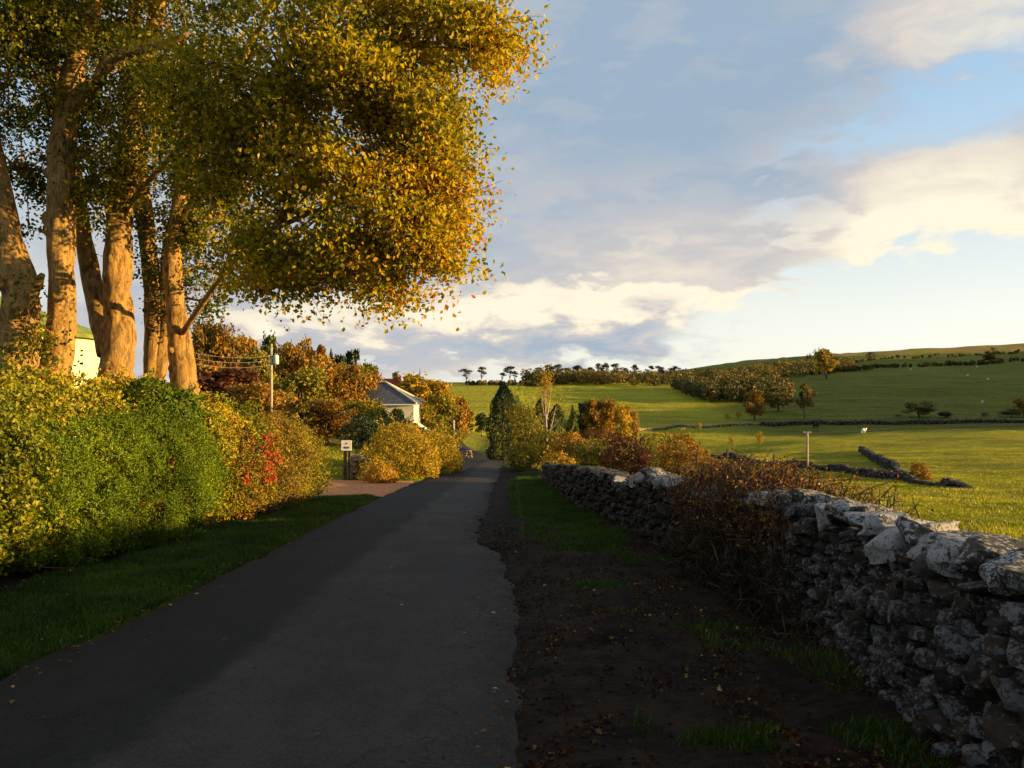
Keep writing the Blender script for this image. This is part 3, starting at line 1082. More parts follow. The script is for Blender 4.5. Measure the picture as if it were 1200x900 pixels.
big_tree('thick burred tree trunk at the left edge of the photo with a short stub branch',
         [([(14, 470, 60), (17, 430, 56), (20, 385, 52), (24, 345, 50), (12, 300, 42), (-2, 230, 36), (-18, 130, 32), (-32, 0, 28), (-48, -180, 22)], 12, 12.6),
          ([(24, 365, 24), (36, 345, 20), (44, 332, 15), (50, 322, 8)], 11.9, 11.7)],
         [(10, 60, 12.5, 80, 100, 2.0, 200, .22), (-90, 100, 13, 110, 190, 2.5, 150, .3), (38, 215, 13.5, 26, 90, .6, 28, .12), (60, -150, 13, 160, 140, 3, 150, .4), (38, 385, 11.8, 14, 55, .3, 7, .2), (-60, 330, 13, 60, 90, 1.2, 40, .3)])
big_tree('straight tree trunk second from the left edge, its upper limb leaning to the right',
         [([(60, 475, 46), (66, 425, 41), (71, 375, 38), (72, 320, 36), (70, 250, 36), (72, 180, 34), (80, 120, 32), (92, 60, 30), (108, 0, 28), (125, -120, 22), (140, -300, 12)], 12.7, 12.7),
          ([(84, 130, 24), (96, 108, 20), (112, 98, 18), (124, 78, 18), (145, 64, 16), (178, 56, 12), (220, 40, 8)], 12.6, 11.6)],
         [(110, 40, 13.5, 110, 90, 1.8, 230, .3), (150, 110, 12.4, 60, 60, .8, 50, .3), (40, 20, 12.0, 50, 40, .6, 36, .3), (60, 130, 14, 60, 70, 1.2, 70, .15), (150, -150, 13, 170, 130, 3, 150, .45), (110, 205, 13.0, 32, 50, .6, 34, .35)])
big_tree('forked tree whose dark stem splits left from the thick sunlit trunk',
         [([(130, 475, 47), (136, 430, 43), (139, 385, 41), (137, 340, 39), (138, 290, 36), (141, 240, 34), (152, 165, 30), (168, 85, 26), (185, 0, 22), (210, -200, 14)], 13.6, 13.6),
          ([(128, 415, 34), (118, 370, 30), (106, 320, 26), (97, 270, 23), (88, 210, 22), (74, 130, 20), (52, 40, 18), (30, -80, 12)], 13.9, 15.0)],
         [(330, 120, 10.9, 150, 135, 1.5, 420, .50), (445, 65, 10.0, 125, 125, 1.3, 400, .56), (560, 58, 9.9, 55, 50, .7, 85, .68), (490, 170, 10.0, 70, 95, 1.0, 190, .58), (200, 150, 13.8, 80, 90, 1.6, 150, .32), (350, -160, 13, 260, 150, 3.2, 330, .55), (160, 215, 13.2, 60, 32, .8, 50, .4)])
big_tree('slender twin stemmed tree just right of the forked trunk, half hidden in leaves',
         [([(178, 470, 27), (180, 400, 25), (178, 340, 24), (172, 280, 24), (165, 220, 22), (160, 140, 20), (158, 0, 16)], 15, 15),
          ([(180, 460, 26), (192, 400, 25), (196, 350, 24), (199, 300, 22), (210, 240, 20), (225, 150, 16), (240, 40, 12)], 15, 15.3)],
         [(210, 60, 15, 100, 110, 2.2, 200, .3), (205, 322, 14.6, 28, 60, .5, 34, .12), (232, 352, 14.3, 16, 34, .4, 12, .12), (240, 250, 14.5, 70, 40, 1.0, 60, .25), (140, 262, 14.5, 34, 26, .5, 18, .2)])
big_tree('pale tree trunk nearest the road at the right end of the row',
         [([(219, 478, 42), (214, 435, 35), (209, 395, 31), (205, 350, 27), (202, 300, 24), (216, 220, 20), (250, 130, 16), (300, 40, 10)], 14.4, 13.4)],
         [(400, 235, 10.2, 95, 75, 1.2, 200, .62), (492, 262, 9.9, 54, 50, .8, 80, .66), (516, 310, 9.9, 30, 18, .5, 18, .7), (462, 325, 10.0, 22, 34, .4, 20, .68), (318, 280, 10.3, 52, 52, .8, 60, .58), (395, 305, 10.2, 48, 22, .6, 26, .68), (308, 335, 10.1, 14, 22, .3, 7, .7), (350, 322, 10.1, 20, 24, .3, 9, .66), (285, 200, 12.0, 70, 60, 1.4, 120, .45), (282, 285, 11.6, 46, 46, .8, 50, .5), (240, 315, 14.0, 24, 40, .6, 26, .25), (228, 280, 13.8, 40, 36, .6, 40, .3), (365, 300, 10.3, 60, 40, .8, 50, .62), (440, 300, 10.0, 60, 34, .7, 46, .66), (505, 235, 9.9, 45, 50, .7, 50, .68), (420, -120, 11.2, 160, 110, 2, 160, .6)])


# ------------------------------------------------------------------ hedges, shrubs, trees
def shell_points(blobs, n, inner=.3, power=.35):
    """points near the surface of a union of ellipsoids; returns points and outward normals"""
    B = np.array([[*b[0], *b[1]] for b in blobs], float)
    area = (B[:, 3] * B[:, 4] + B[:, 4] * B[:, 5] + B[:, 3] * B[:, 5])
    k = rng.choice(len(B), int(n * 1.7), p=area / area.sum())
    u = rng.normal(size=(len(k), 3))
    u /= np.linalg.norm(u, axis=1)[:, None]
    lump = 1 + .42 * (fbm(u[:, 0] * 3.2 + k * 5.1, u[:, 1] * 3.2 + u[:, 2] * 2.6, 4, 17))
    r = (1 - inner * rng.uniform(0, 1, len(k)) ** (1 / power)) * lump
    P = B[k, :3] + u * B[k, 3:] * r[:, None]
    hol = sst(.12, .42, fbm(P[:, 1] * 1.9 + P[:, 0], P[:, 2] * 2.3, 4, 29))
    P = P - u * B[k, 3:] * (.22 * hol)[:, None]
    keep = np.ones(len(k), bool)
    for j in range(len(B)):
        q = (((P - B[j, :3]) / (B[j, 3:] * .72)) ** 2).sum(1)
        keep &= ~((q < 1) & (k != j))
    P, u, k = P[keep][:n], u[keep][:n], k[keep][:n]
    # sprigs that stick out of the mass
    ns = max(4, n // 80)
    si = rng.choice(len(P), ns)
    dirs = u[si] * .8 + rng.normal(size=(ns, 3)) * .35 + np.array([0, 0, .55])
    dirs /= np.linalg.norm(dirs, axis=1)[:, None]
    ln = B[k[si], 3:].mean(1) * rng.uniform(.15, .55, ns)
    tt = rng.uniform(0, 1, (ns, 12))
    SP = (P[si][:, None] + dirs[:, None] * (tt * ln[:, None])[..., None] + rng.normal(size=(ns, 12, 3)) * .03).reshape(-1, 3)
    P = np.concatenate([P, SP])
    u = np.concatenate([u, np.repeat(dirs, 12, 0)])
    k = np.concatenate([k, np.repeat(k[si], 12)])
    nr = u / B[k, 3:]
    nr /= np.linalg.norm(nr, axis=1)[:, None]
    return P, nr


def stems_mesh(org, tips, n, r=.02, base_spread=.3, g=0.0, material='twig'):
    mb = MB()
    for j in rng.choice(len(tips), n):
        t = (tips[j] - org) * 1.06
        b = np.array([t[0] * base_spread, t[1] * base_spread, g - .05])
        m_ = (b + t) / 2 + np.array([t[0] * .12, t[1] * .12, .15 * t[2]])
        mb.tube(spline([b, m_, t], 7), np.linspace(r, r * .25, 7), 5, 0, 0, False)
    return mb.mesh('stems', M[material], True)


def shrub(name, label, cat, blobs, n, size, m, tint=(.5, .25), group=None, bw=.45, inner=.3, aspect=.62, stems=10, droop=.2, along=None, aw=0, part='foliage', extra=None, pscale=.9):
    cs = np.array([b[0] for b in blobs])
    cx, cy = cs[:, 0].mean(), cs[:, 1].mean()
    root = thing(name, label, cat, (cx, cy, G(cx, cy)), group=group)
    org = np.array(root.location)
    n = int(n)
    P, nr = shell_points(blobs, n, inner)
    ok = P[:, 2] > ground(P[:, 0], P[:, 1]) + .01
    P, nr = P[ok], nr[ok]
    cl = fbm(P[:, 0] * pscale + P[:, 2] * pscale, P[:, 1] * pscale - P[:, 2] * .6, 3, int(rng.integers(99)))
    ti = tint[0] + cl * tint[1] * 2.2 + rng.normal(size=len(P)) * tint[1] * .6
    al = None if along is None else np.broadcast_to(np.array(along, float), P.shape) + nr * .6
    cards = [leafcards(P - org, size, nr, bw, ti, aspect, .15, droop, al, aw)]
    leaf_obj(part, cards, M[m], root, kind='stuff')
    if stems:
        ob('stems', stems_mesh(org, P, stems, .012 + .01 * blobs[0][1][2], .35), root, kind='stuff')
    return root, org


def hedge(name, label, ys, front, back, top, n, size, m, tint=(.5, .25), step=.55, wob=.12, **kw):
    """row of overlapping lumps between front and back x, up to top z (functions of y)"""
    blobs = []
    for y in np.arange(ys[0], ys[1], step):
        f, b, tp = front(y), back(y), top(y)
        g = G((f + b) / 2, y)
        cx, rx = (f + b) / 2, abs(f - b) / 2
        h = tp - g
        for zf, rf in ((.25, 1.0), (.62, 1.0), (.80, .78)):
            jit = rng.normal(size=3) * wob
            blobs.append(((cx + jit[0] * .6, y + jit[1], g + h * zf + jit[2] * .4), (rx * rf, step * 1.15, h * (.27 if zf < .7 else .22))))
    return shrub(name, label, 'hedge', blobs, n, size, m, tint, **kw)


I = lambda xs, vs: (lambda y: float(np.interp(y, xs, vs)))
# clipped green conifer hedge
hedge('conifer_hedge', 'dense feathery green conifer hedge along the left verge', (9.2, 14.3), I([8.4, 11, 13, 14.4], [-5.25, -4.95, -4.9, -5.2]), I([9, 14.4], [-6.6, -6.4]),
      I([8.4, 10, 12, 13.2, 14.3], [-.75, -.50, -.45, -.52, -1.15]), 125000, .048, 'thuja', (.48, .24), aspect=.36, bw=.25, along=(0.25, -.35, .55), aw=.55, inner=.16, stems=30, pscale=2.0, droop=0)
hedge('beech_hedge', 'yellow leaved hedge at the left edge of the photo beside the conifer hedge', (4.5, 9.2), I([4, 9.4], [-5.2, -5.2]), I([4, 10], [-6.8, -6.7]),
      I([4, 8, 10], [.25, .05, -.35]), 46000, .06, 'beech', (.45, .28), inner=.22, stems=30, bw=.4)
hedge('leafy_hedge', 'taller brown and gold leaved hedge rising behind the conifer hedge under the trunks', (8.5, 15.6), I([8, 12, 15.6], [-5.75, -5.75, -5.5]), I([8, 15.6], [-7.3, -7.0]),
      I([8, 9, 10.5, 12, 13, 14, 15.6], [.14, .18, .14, .12, .10, -.05, -.1]), 48000, .065, 'beech', (.66, .30), inner=.25, stems=40, bw=.4)
shrub('evergreen_shrub', 'rounded dark green evergreen shrub on top of the hedge below the forked trunk', 'shrub',
      [((-5.9, 12.9, -.25), (.40, .45, .32)), ((-5.65, 13.5, -.45), (.42, .5, .34)), ((-5.6, 13.0, -.6), (.4, .6, .35))], 5000, .075, 'thuja', (.32, .15), aspect=.5, inner=.2, stems=6)
hedge('golden_hedge', 'bright golden leaved hedge between the conifer hedge and the brown hedge', (14.2, 17.0), I([14, 17], [-5.05, -4.95]), I([14, 17], [-6.5, -6.4]),
      I([14, 15, 16, 17], [-.18, -.25, -.4, -.62]), 19000, .07, 'beech', (.50, .28), inner=.25, stems=20)
r_, o_ = hedge('hawthorn_hedge', 'twiggy brown and orange hedge with a patch of red creeper', (15.2, 18.8), I([15, 19], [-4.85, -4.72]), I([15, 19], [-6.3, -6.2]),
               I([15, 16, 17, 19], [-.75, -.65, -.62, -.85]), 20000, .062, 'mixed', (.42, .28), inner=.4, stems=90, bw=.3, aspect=.5)
# red creeper hanging on its near end
P = np.stack([rng.normal(-4.90, .10, 1000), rng.uniform(14.6, 16.3, 1000), rng.uniform(-2.0, -1.0, 1000)], 1)
keep = fbm(P[:, 1] * 5.5 + P[:, 2] * 1.5, P[:, 2] * 1.2, 3, 3) > .16
P = P[keep]
leaf_obj('creeper_leaves', [leafcards(P - o_, .08, np.tile([1, -.3, .2], (len(P), 1)), .5, None, .7)], M['red'], r_, kind='stuff', label='bright red creeper leaves')
hedge('rounded_hedge', 'yellow green hedge with rounded end beside the drive entrance', (18.3, 21.4), I([18, 20, 21, 21.6], [-4.72, -4.75, -4.9, -5.3]), I([18, 21.6], [-6.5, -6.3]),
      I([18, 19, 20.3, 21, 21.6], [-.78, -.85, -1.15, -1.5, -2.0]), 17000, .08, 'olive', (.68, .22), inner=.25, stems=16, aspect=.4, along=(.2, -.2, .6), aw=.4)


def px_blob(px, py, y, rx, ry, dp):
    return (W(px, py, y), (rx / F * y, dp, ry / F * y))


# growth on the corner beyond the drive
shrub('corner_shrub', 'large golden brown shrub filling the corner beyond the drive', 'shrub',
      [px_blob(470, 530, 34, 38, 32, 2.2), px_blob(505, 532, 37, 32, 28, 2.2), px_blob(445, 548, 32, 26, 20, 1.6), px_blob(480, 550, 33, 34, 18, 1.5), px_blob(522, 545, 39, 18, 14, 1.4)], 22000, .10, 'golden', (.42, .25), inner=.25, stems=26)
shrub('corner_shrub', 'tawny dead fern clump at the foot of the golden corner shrub', 'shrub',
      [px_blob(447, 558, 29.5, 17, 12, .7)], 2200, .14, 'orange', (.75, .15), aspect=.25, stems=0, droop=1.0)
shrub('dark_shrub', 'dark green shrub behind the white notice board', 'shrub',
      [px_blob(432, 508, 42, 30, 18, 2), px_blob(460, 505, 44, 30, 15, 2)], 6000, .13, 'conifer', (.5, .3), stems=8)
shrub('roadside_bush', 'small green and gold bush below the white house by the lane', 'shrub',
      [px_blob(505, 515, 60, 16, 12, 1.5), px_blob(520, 522, 56, 12, 9, 1.2), px_blob(533, 512, 70, 12, 8, 1.4)], 3500, .13, 'olive', (.6, .3), stems=4)

# ---- generic trees
CROWNS = {}


def crown_points(shape, n):
    if shape == 'cone':
        t = rng.uniform(0, 1, n) ** .6
        a = rng.uniform(0, 6.283, n)
        r = t * (.85 + .6 * fbm(np.cos(a) * 2 + t * 9, np.sin(a) * 2 + t * 3, 3, 14)) * rng.uniform(.3, 1, n) ** .5
        z = 1 - t + rng.normal(size=n) * .02
        P = np.stack([np.cos(a) * r * .5, np.sin(a) * r * .5, z * .95 + .03], 1)
        return P, np.stack([np.cos(a), np.sin(a), np.full(n, .4)], 1)
    if shape == 'column':
        t = rng.uniform(0, 1, n)
        a = rng.uniform(0, 6.283, n)
        prof = np.interp(t, [0, .12, .45, .8, 1], [.75, .95, 1, .62, .08])
        r = prof * rng.uniform(.4, 1, n) ** .4 * (1 + .55 * fbm(np.cos(a) * 1.6 + t * 6 + n % 7, np.sin(a) * 1.6 + t * 2, 4, 4))
        P = np.stack([np.cos(a) * r * .5, np.sin(a) * r * .5, t], 1)
        return P, np.stack([np.cos(a), np.sin(a), np.full(n, .3)], 1)
    k = {'round': 34, 'airy': 28, 'umbrella': 9}[shape]
    cs = []
    for i in range(k):
        if shape == 'umbrella':
            a = rng.uniform(0, 6.28)
            r = rng.uniform(0, .36)
            cs.append((math.cos(a) * r, math.sin(a) * r, .86 - r * r * 1.1 + rng.uniform(-.05, .06) - (.22 if rng.random() < .25 else 0), rng.uniform(.10, .17), rng.uniform(.05, .08)))
        else:
            a = rng.uniform(0, 6.28)
            zt = rng.uniform(.22, .90)
            r = .34 * math.sqrt(max(0, 1 - ((zt - .52) / .5) ** 2)) * rng.uniform(.3, 1)
            s = rng.uniform(.06, .17) * (.75 if shape == 'airy' else 1)
            cs.append((math.cos(a) * r, math.sin(a) * r, zt, s, s * rng.uniform(.6, .9)))
    cs = np.array(cs)
    j = rng.integers(k, size=n)
    u = rng.normal(size=(n, 3))
    u /= np.linalg.norm(u, axis=1)[:, None]
    rr = rng.uniform(.35, 1, n) ** .5 * (1 + .28 * rng.normal(size=n))
    P = cs[j, :3] + u * rr[:, None] * cs[j][:, [3, 3, 4]]
    return P, u + np.array([0, 0, .3])


def tree_meshes(shape, m, n, size, key, bark='bark_far', aspect=.7, tint=(.5, .25)):
    """unit tree, 1 m tall and 1 m wide: returns (trunk mesh, crown mesh)"""
    k = (shape, m, n, size, key)
    if k in CROWNS:
        return CROWNS[k]
    P, nr = crown_points(shape, n)
    nr = nr / (np.linalg.norm(nr, axis=1)[:, None] + 1e-9)
    cl = fbm(P[:, 0] * 5 + 3, P[:, 1] * 5 + P[:, 2] * 4, 3, int(rng.integers(99)))
    V, Fc, T = leafcards(P, size, nr, .35, tint[0] + cl * tint[1] * 2 + rng.normal(size=len(P)) * tint[1] * .5, aspect)
    cm = me_np('crown', V, Fc, M[m], T)
    mb = MB()
    top = .9 if shape in ('cone', 'column') else .72
    bend = rng.normal(size=2) * .03
    tr = spline([(0, 0, -.03), (bend[0], bend[1], top * .4), (bend[0] * .3, bend[1] * 2, top)], 8)
    w0 = .035 if shape != 'umbrella' else .028
    mb.tube(tr, np.linspace(w0, .008, 8), 7, .1, 3)
    if shape in ('round', 'airy', 'umbrella'):
        for j in rng.choice(len(P), 14):
            q0 = tr[int(rng.integers(3, 8))]
            mb.tube(spline([q0, (q0 + P[j]) / 2 + [0, 0, .03], P[j]], 5), np.linspace(.011, .003, 5), 4, 0, 0, False)
    CROWNS[k] = (mb.mesh('trunk', M[bark], True), cm)
    return CROWNS[k]


def tree(name, label, px, top, y, w, m, shape='round', n=2500, size=.05, key=0, base_z=None, group=None, cat='tree', **kw):
    """px, w and top are where the photo shows it; y its distance"""
    x = (px - 600) / F * y
    g = G(x, y)
    zt = (450 - top) / F * y
    h = max(zt - g, .5)
    tm, cm = tree_meshes(shape, m, n, size, key, **kw)
    root = thing(name, label, cat, (x, y, g), rng.uniform(0, 6.28), group)
    ww = w / F * y * {'round': 1.42, 'airy': 1.45, 'cone': 1.25, 'column': 1.05, 'umbrella': 1.35}[shape]
    for nm, me in (('trunk', tm), ('crown', cm)):
        o = ob(nm, me, root)
        o.scale = (ww, ww, h)
        if nm == 'crown':
            o['kind'] = 'stuff'
    return root


# wooded bank on the left, from left to right
BANK = 'autumn trees on the bank behind the utility pole'
for i, (px, top, y, w, m, sh, lab) in enumerate([
        (270, 392, 88, 60, 'olive', 'round', 'green tree filling the wood between the two left orange ones'),
        (330, 408, 96, 60, 'orange', 'round', 'rust coloured tree seen right behind the utility pole shaft'),
        (378, 412, 104, 56, 'orange', 'round', 'golden brown tree filling the skyline of the wood near its middle'),
        (412, 424, 108, 48, 'olive', 'round', 'dull green tree low in the skyline above the russet one'),
        (246, 372, 74, 60, 'orange', 'round', 'tall orange tree rising just right of the pale end trunk'),
        (285, 378, 82, 52, 'orange', 'airy', 'thin topped pink orange tree left of the dark green crowned tree'),
        (262, 428, 66, 84, 'rust', 'round', 'low dark red tree crossed by the overhead wires'),
        (300, 400, 78, 50, 'olive', 'round', 'olive green tree directly left of the utility pole top'),
        (322, 388, 92, 48, 'conifer_pale', 'airy', 'green tree behind the top of the utility pole'),
        (345, 400, 84, 54, 'orange', 'round', 'rusty orange tree just right of the white transformer'),
        (368, 394, 98, 40, 'orange', 'airy', 'narrow orange tree in the skyline of the wood'),
        (352, 430, 72, 66, 'olive', 'round', 'green and yellow tree behind the foot of the utility pole'),
        (395, 420, 86, 60, 'orange', 'round', 'broad bright orange tree in the middle of the wood'),
        (407, 406, 112, 34, 'conifer', 'airy', 'dark green tree in the skyline above the orange crowns'),
        (425, 436, 92, 52, 'orange', 'round', 'russet tree close to the left gable of the house'),
        (388, 408, 120, 30, 'conifer', 'cone', 'small pointed dark conifer in the skyline left of the dark green tree'),
        (305, 445, 62, 70, 'orange', 'round', 'dark brown tree between the hedge top and the utility pole'),
        (437, 423, 118, 26, 'olive', 'airy', 'slim olive tree standing behind the red roofed house'),
        (425, 466, 66, 60, 'olive', 'round', 'dark bushy tree in front of the house wall'),
        (385, 466, 62, 66, 'orange', 'round', 'low orange brown tree left of the bushy tree by the house'),
        (455, 474, 64, 50, 'olive', 'round', 'dark olive tree against the lower left of the white wall')]):
    tree('autumn_tree', lab, px, top, y, w, m, sh, 5200, .048, i, group=BANK, tint=(.5, .28))
for i, (px, top, y, w, m, lab) in enumerate([
        (500, 436, 112, 62, 'golden', 'broad golden orange tree right of the white house'),
        (533, 458, 104, 40, 'orange', 'orange tree at the right end of the group beside the lane'),
        (515, 462, 96, 36, 'olive', 'yellow green tree in front of the golden one beside the house')]):
    tree('autumn_tree', lab, px, top, y, w, m, 'round', 4200, .055, 40 + i, group='trees between the house and the lane', tint=(.5, .3))
for i, (px, top, w, lab) in enumerate([(462, 434, 16, 'tiny skyline tree above the red roof'), (478, 433, 14, 'tiny skyline tree above the slate roof'), (492, 431, 9, 'tiny pointed skyline tree above the golden tree')]):
    tree('skyline_tree', lab, px, top, 240, w, 'pine', 'airy' if i < 2 else 'cone', 500, .09, 60 + i)

# ---- trees by the lane in the middle
tree('cypress_tree', 'tall dark green column of cypress at the right side of the lane', 590, 448, 62, 38, 'conifer', 'column', 9000, .045, 1, aspect=.4, tint=(.4, .25))
tree('cypress_tree', 'lower dark cypress touching the right flank of the tall one', 608, 478, 56, 26, 'conifer', 'column', 5000, .05, 2, aspect=.4, tint=(.6, .3))
shrub('gold_shrub', 'yellow green shrub with golden leaves in front of the dark cypress', 'shrub',
      [px_blob(618, 512, 44, 18, 34, 1.2), px_blob(640, 525, 42, 22, 20, 1.2), px_blob(612, 535, 40, 16, 16, 1.0), px_blob(605, 490, 46, 9, 16, .7)], 9000, .12, 'olive', (.55, .36), stems=14)
# bare-limbed birch
bx, by = (640 - 600) / F * 58, 58.0
bt = thing('birch_tree', 'slender birch with bare pale branches and a few golden leaves at its top', 'tree', (bx, by, G(bx, by)))
mb = MB()
hh = 5.6
mb.tube(spline([(0, 0, -.1), (.05, 0, hh * .35), (-.05, 0, hh * .7), (0, 0, hh * 1.05)], 14), np.linspace(.09, .02, 14), 7)
for sx, z0, ex, ez in ((1, .18, .75, .72), (-1, .22, -.85, .62), (1, .35, .95, .55), (-1, .4, -.35, .9), (1, .5, .45, .98), (-1, .12, -1.0, .48)):
    mb.tube(spline([(0, 0, hh * z0), (ex * .45, rng.normal() * .2, hh * (z0 + (ez - z0) * .4)), (ex, rng.normal() * .4, hh * ez)], 8), np.linspace(.05, .014, 8), 5)
ob('trunk', mb.mesh('trunk', M['bark_pale'], True), bt)
P = np.concatenate([rng.normal(size=(700, 3)) * [.3, .3, .55] + [0, 0, hh * 1.0], rng.normal(size=(250, 3)) * [.8, .5, .7] + [0, 0, hh * .7]])
leaf_obj('crown', [leafcards(P, .12)], M['golden'], bt, kind='stuff')

for i, (px, top, y, w, m, sh, lab) in enumerate([
        (633, 468, 118, 30, 'conifer', 'column', 'dark conifer behind the bare birch'),
        (652, 474, 116, 28, 'conifer', 'column', 'dark conifer between birch and the pale green one'),
        (671, 474, 108, 26, 'conifer_pale', 'cone', 'bright green pointed conifer in front of the dark ones'),
        (684, 466, 122, 26, 'conifer', 'round', 'dark tree right of the bright green conifer'),
        (697, 465, 120, 28, 'orange', 'round', 'first orange tree of the close orange row, next to the dark tree'),
        (712, 467, 120, 28, 'orange', 'round', 'middle orange tree of the close orange row'),
        (727, 470, 121, 28, 'golden', 'round', 'golden tree at the right end of the close orange row'),
        (738, 478, 124, 22, 'orange', 'round', 'small low orange tree finishing the close row on the right')]):
    tree('conifer_tree' if 'conifer' in m else 'autumn_tree', lab, px, top, y, w, m, sh, 2600, .055, 70 + i, tint=(.5, .28), group='tree group in the valley right of the lane')

for i, (px, py, y, rx, ry, n, m, lab) in enumerate([
        (668, 527, 40, 24, 20, 4200, 'orange', 'orange brown bush next to the yellow green shrub behind the wall'),
        (700, 534, 38, 26, 18, 4200, 'olive', 'olive bush above the wall left of the rust coloured one'),
        (733, 532, 36, 26, 20, 4200, 'rust', 'rust coloured bush above the notch in the wall'),
        (765, 528, 40, 22, 20, 3600, 'olive', 'dark olive bush left of the russet hawthorn'),
        (800, 534, 34, 26, 26, 5200, 'mixed', 'round russet hawthorn bush standing above the gap in the wall'),
        (823, 545, 32, 18, 16, 2600, 'orange', 'small orange bush against the right of the russet hawthorn'),
        (655, 541, 34, 20, 10, 2200, 'golden', 'low golden bush over the far end of the roadside wall'),
        (700, 516, 62, 30, 12, 2600, 'rust', 'long low russet bush in front of the sunlit old wall')]):
    b = [px_blob(px, py, y, rx, ry, 1.1), px_blob(px - rx * .4, py + ry * .5, y - .4, rx * .7, ry * .8, .8), px_blob(px + rx * .5, py + ry * .4, y + .3, rx * .6, ry * .8, .9), px_blob(px + rx * .1, py + ry * .9, y - .6, rx * .8, ry * .7, .8)]
    shrub('hedgerow_bush', lab, 'bush', b, n, .11, m, (.5, .3), 'bushes in the field behind the roadside wall', stems=10)


# ------------------------------------------------------------------ far trees
PINES = [(546, 431, 14), (564, 429, 13), (598, 428, 18), (588, 436, 10), (603, 436, 9), (633, 429, 21), (645, 426, 14), (655, 426, 16), (665, 430, 16), (676, 427, 16),
         (691, 430, 12), (702, 424, 14), (710, 424, 9), (722, 425, 15), (733, 430, 9), (743, 426, 9), (762, 428, 9), (773, 427, 14), (790, 428, 12)]
ph = ['leftmost of the skyline pines', 'second skyline pine from the left', 'flat topped skyline pine above the cypress', 'small pine under the left side of the pine above the cypress',
      'small pine under the right side of the pine above the cypress', 'wide flat pine leaning right above the birch', 'pine just right of the one above the birch', 'arched skyline pine in the middle of the long row',
      'low spreading pine next to the arched one', 'round headed pine above the dark conifers', 'short pine before the gap in the row', 'tall round headed pine above the orange row',
      'thin pine just right of the tall round headed one', 'broad pine above the golden end of the orange row', 'small low pine at the right of the broad one', 'small round pine standing alone above the wood',
      'narrow pine where the wood thickens', 'broad low pine merging into the wood', 'last skyline pine on the right above the wood']
for i, ((px, top, w), lab) in enumerate(zip(PINES, ph)):
    tree('pine_tree', lab, px, top, 520 + (i * 37) % 50, w * 1.15, 'pine', 'umbrella', 700, .055, i % 6, group='pine trees on the skyline', bark='bark_far', tint=(.5, .3))

for i, (px, top, y, w, m, sh, lab) in enumerate([
        (969, 407, 520, 27, 'golden', 'airy', 'large sunlit yellow tree breaking the skyline'),
        (884, 456, 255, 24, 'orange', 'round', 'bright orange green tree at the corner of the shaded hillside'),
        (912, 452, 285, 30, 'hillwood', 'airy', 'brownish tree between the bright orange tree and the pale single one'),
        (943, 448, 262, 22, 'hillwood', 'airy', 'pale brown single tree with a visible trunk below the skyline tree'),
        (1078, 470, 262, 34, 'hillwood', 'round', 'broad dark bush like tree on the wall line of the hillside'),
        (1051, 485, 262, 10, 'pine', 'round', 'tiny dark bush left of the broad one on the wall line'),
        (1108, 482, 262, 16, 'pine', 'round', 'small dark bush right of the broad one on the wall line'),
        (1154, 483, 262, 9, 'pine', 'round', 'tiny dark bush alone on the right part of the wall line'),
        (1185, 478, 258, 26, 'hillwood', 'round', 'dark bush before the orange tree at the right edge'),
        (1200, 464, 262, 22, 'orange', 'round', 'orange tree cut by the right edge of the photo'),
        (1020, 412, 800, 12, 'pine', 'round', 'dark dot of a tree on the far moor skyline'),
        (1165, 406, 820, 9, 'hillwood', 'round', 'small tree on the highest part of the moor skyline'),
        (948, 413, 760, 6, 'pine', 'round', 'tiny tree left of the yellow skyline tree'),
        (1160, 411, 700, 16, 'hillwood', 'round', 'brown bush on the bracken slope below the skyline'),
        (565, 483, 190, 20, 'conifer', 'round', 'dark tree standing over the lane where it disappears'),
        (548, 485, 175, 16, 'conifer_pale', 'round', 'green tree at the left side of the lane before it disappears')]):
    tree('field_tree', lab, px, top, y, w, m, sh, 2200 if w > 15 else 700, .06, 100 + i, tint=(.45, .3))
bush_ = px_blob(1078, 556, 31, 10, 13, .35)
shrub('field_bush', 'small orange and green bush growing beside the spur of field wall', 'bush', [bush_, px_blob(1070, 562, 31, 11, 8, .4), px_blob(1083, 566, 31, 10, 8, .4)], 3200, .07, 'mixed', (.35, .3), stems=12)
for i, (px, py, h, lab) in enumerate([(858, 523, 2.0, 'left sapling of the three young trees in the valley field'), (890, 522, 2.4, 'middle sapling of the three young trees in the valley field'),
                                      (818, 503, 2.6, 'pale leaning young tree near the sunlit old wall'), (865, 488, 2.6, 'thin yellow young tree left of the bright orange tree'),
                                      (853, 490, 2.2, 'thin young tree at the left of the young yellow one')]):
    x, y = hit(px, py + 3)
    tree('young_tree', lab, px, 450 - (G(x, y) + h) / y * F, y, 9, 'golden', 'airy', 260, .10, 130 + i)


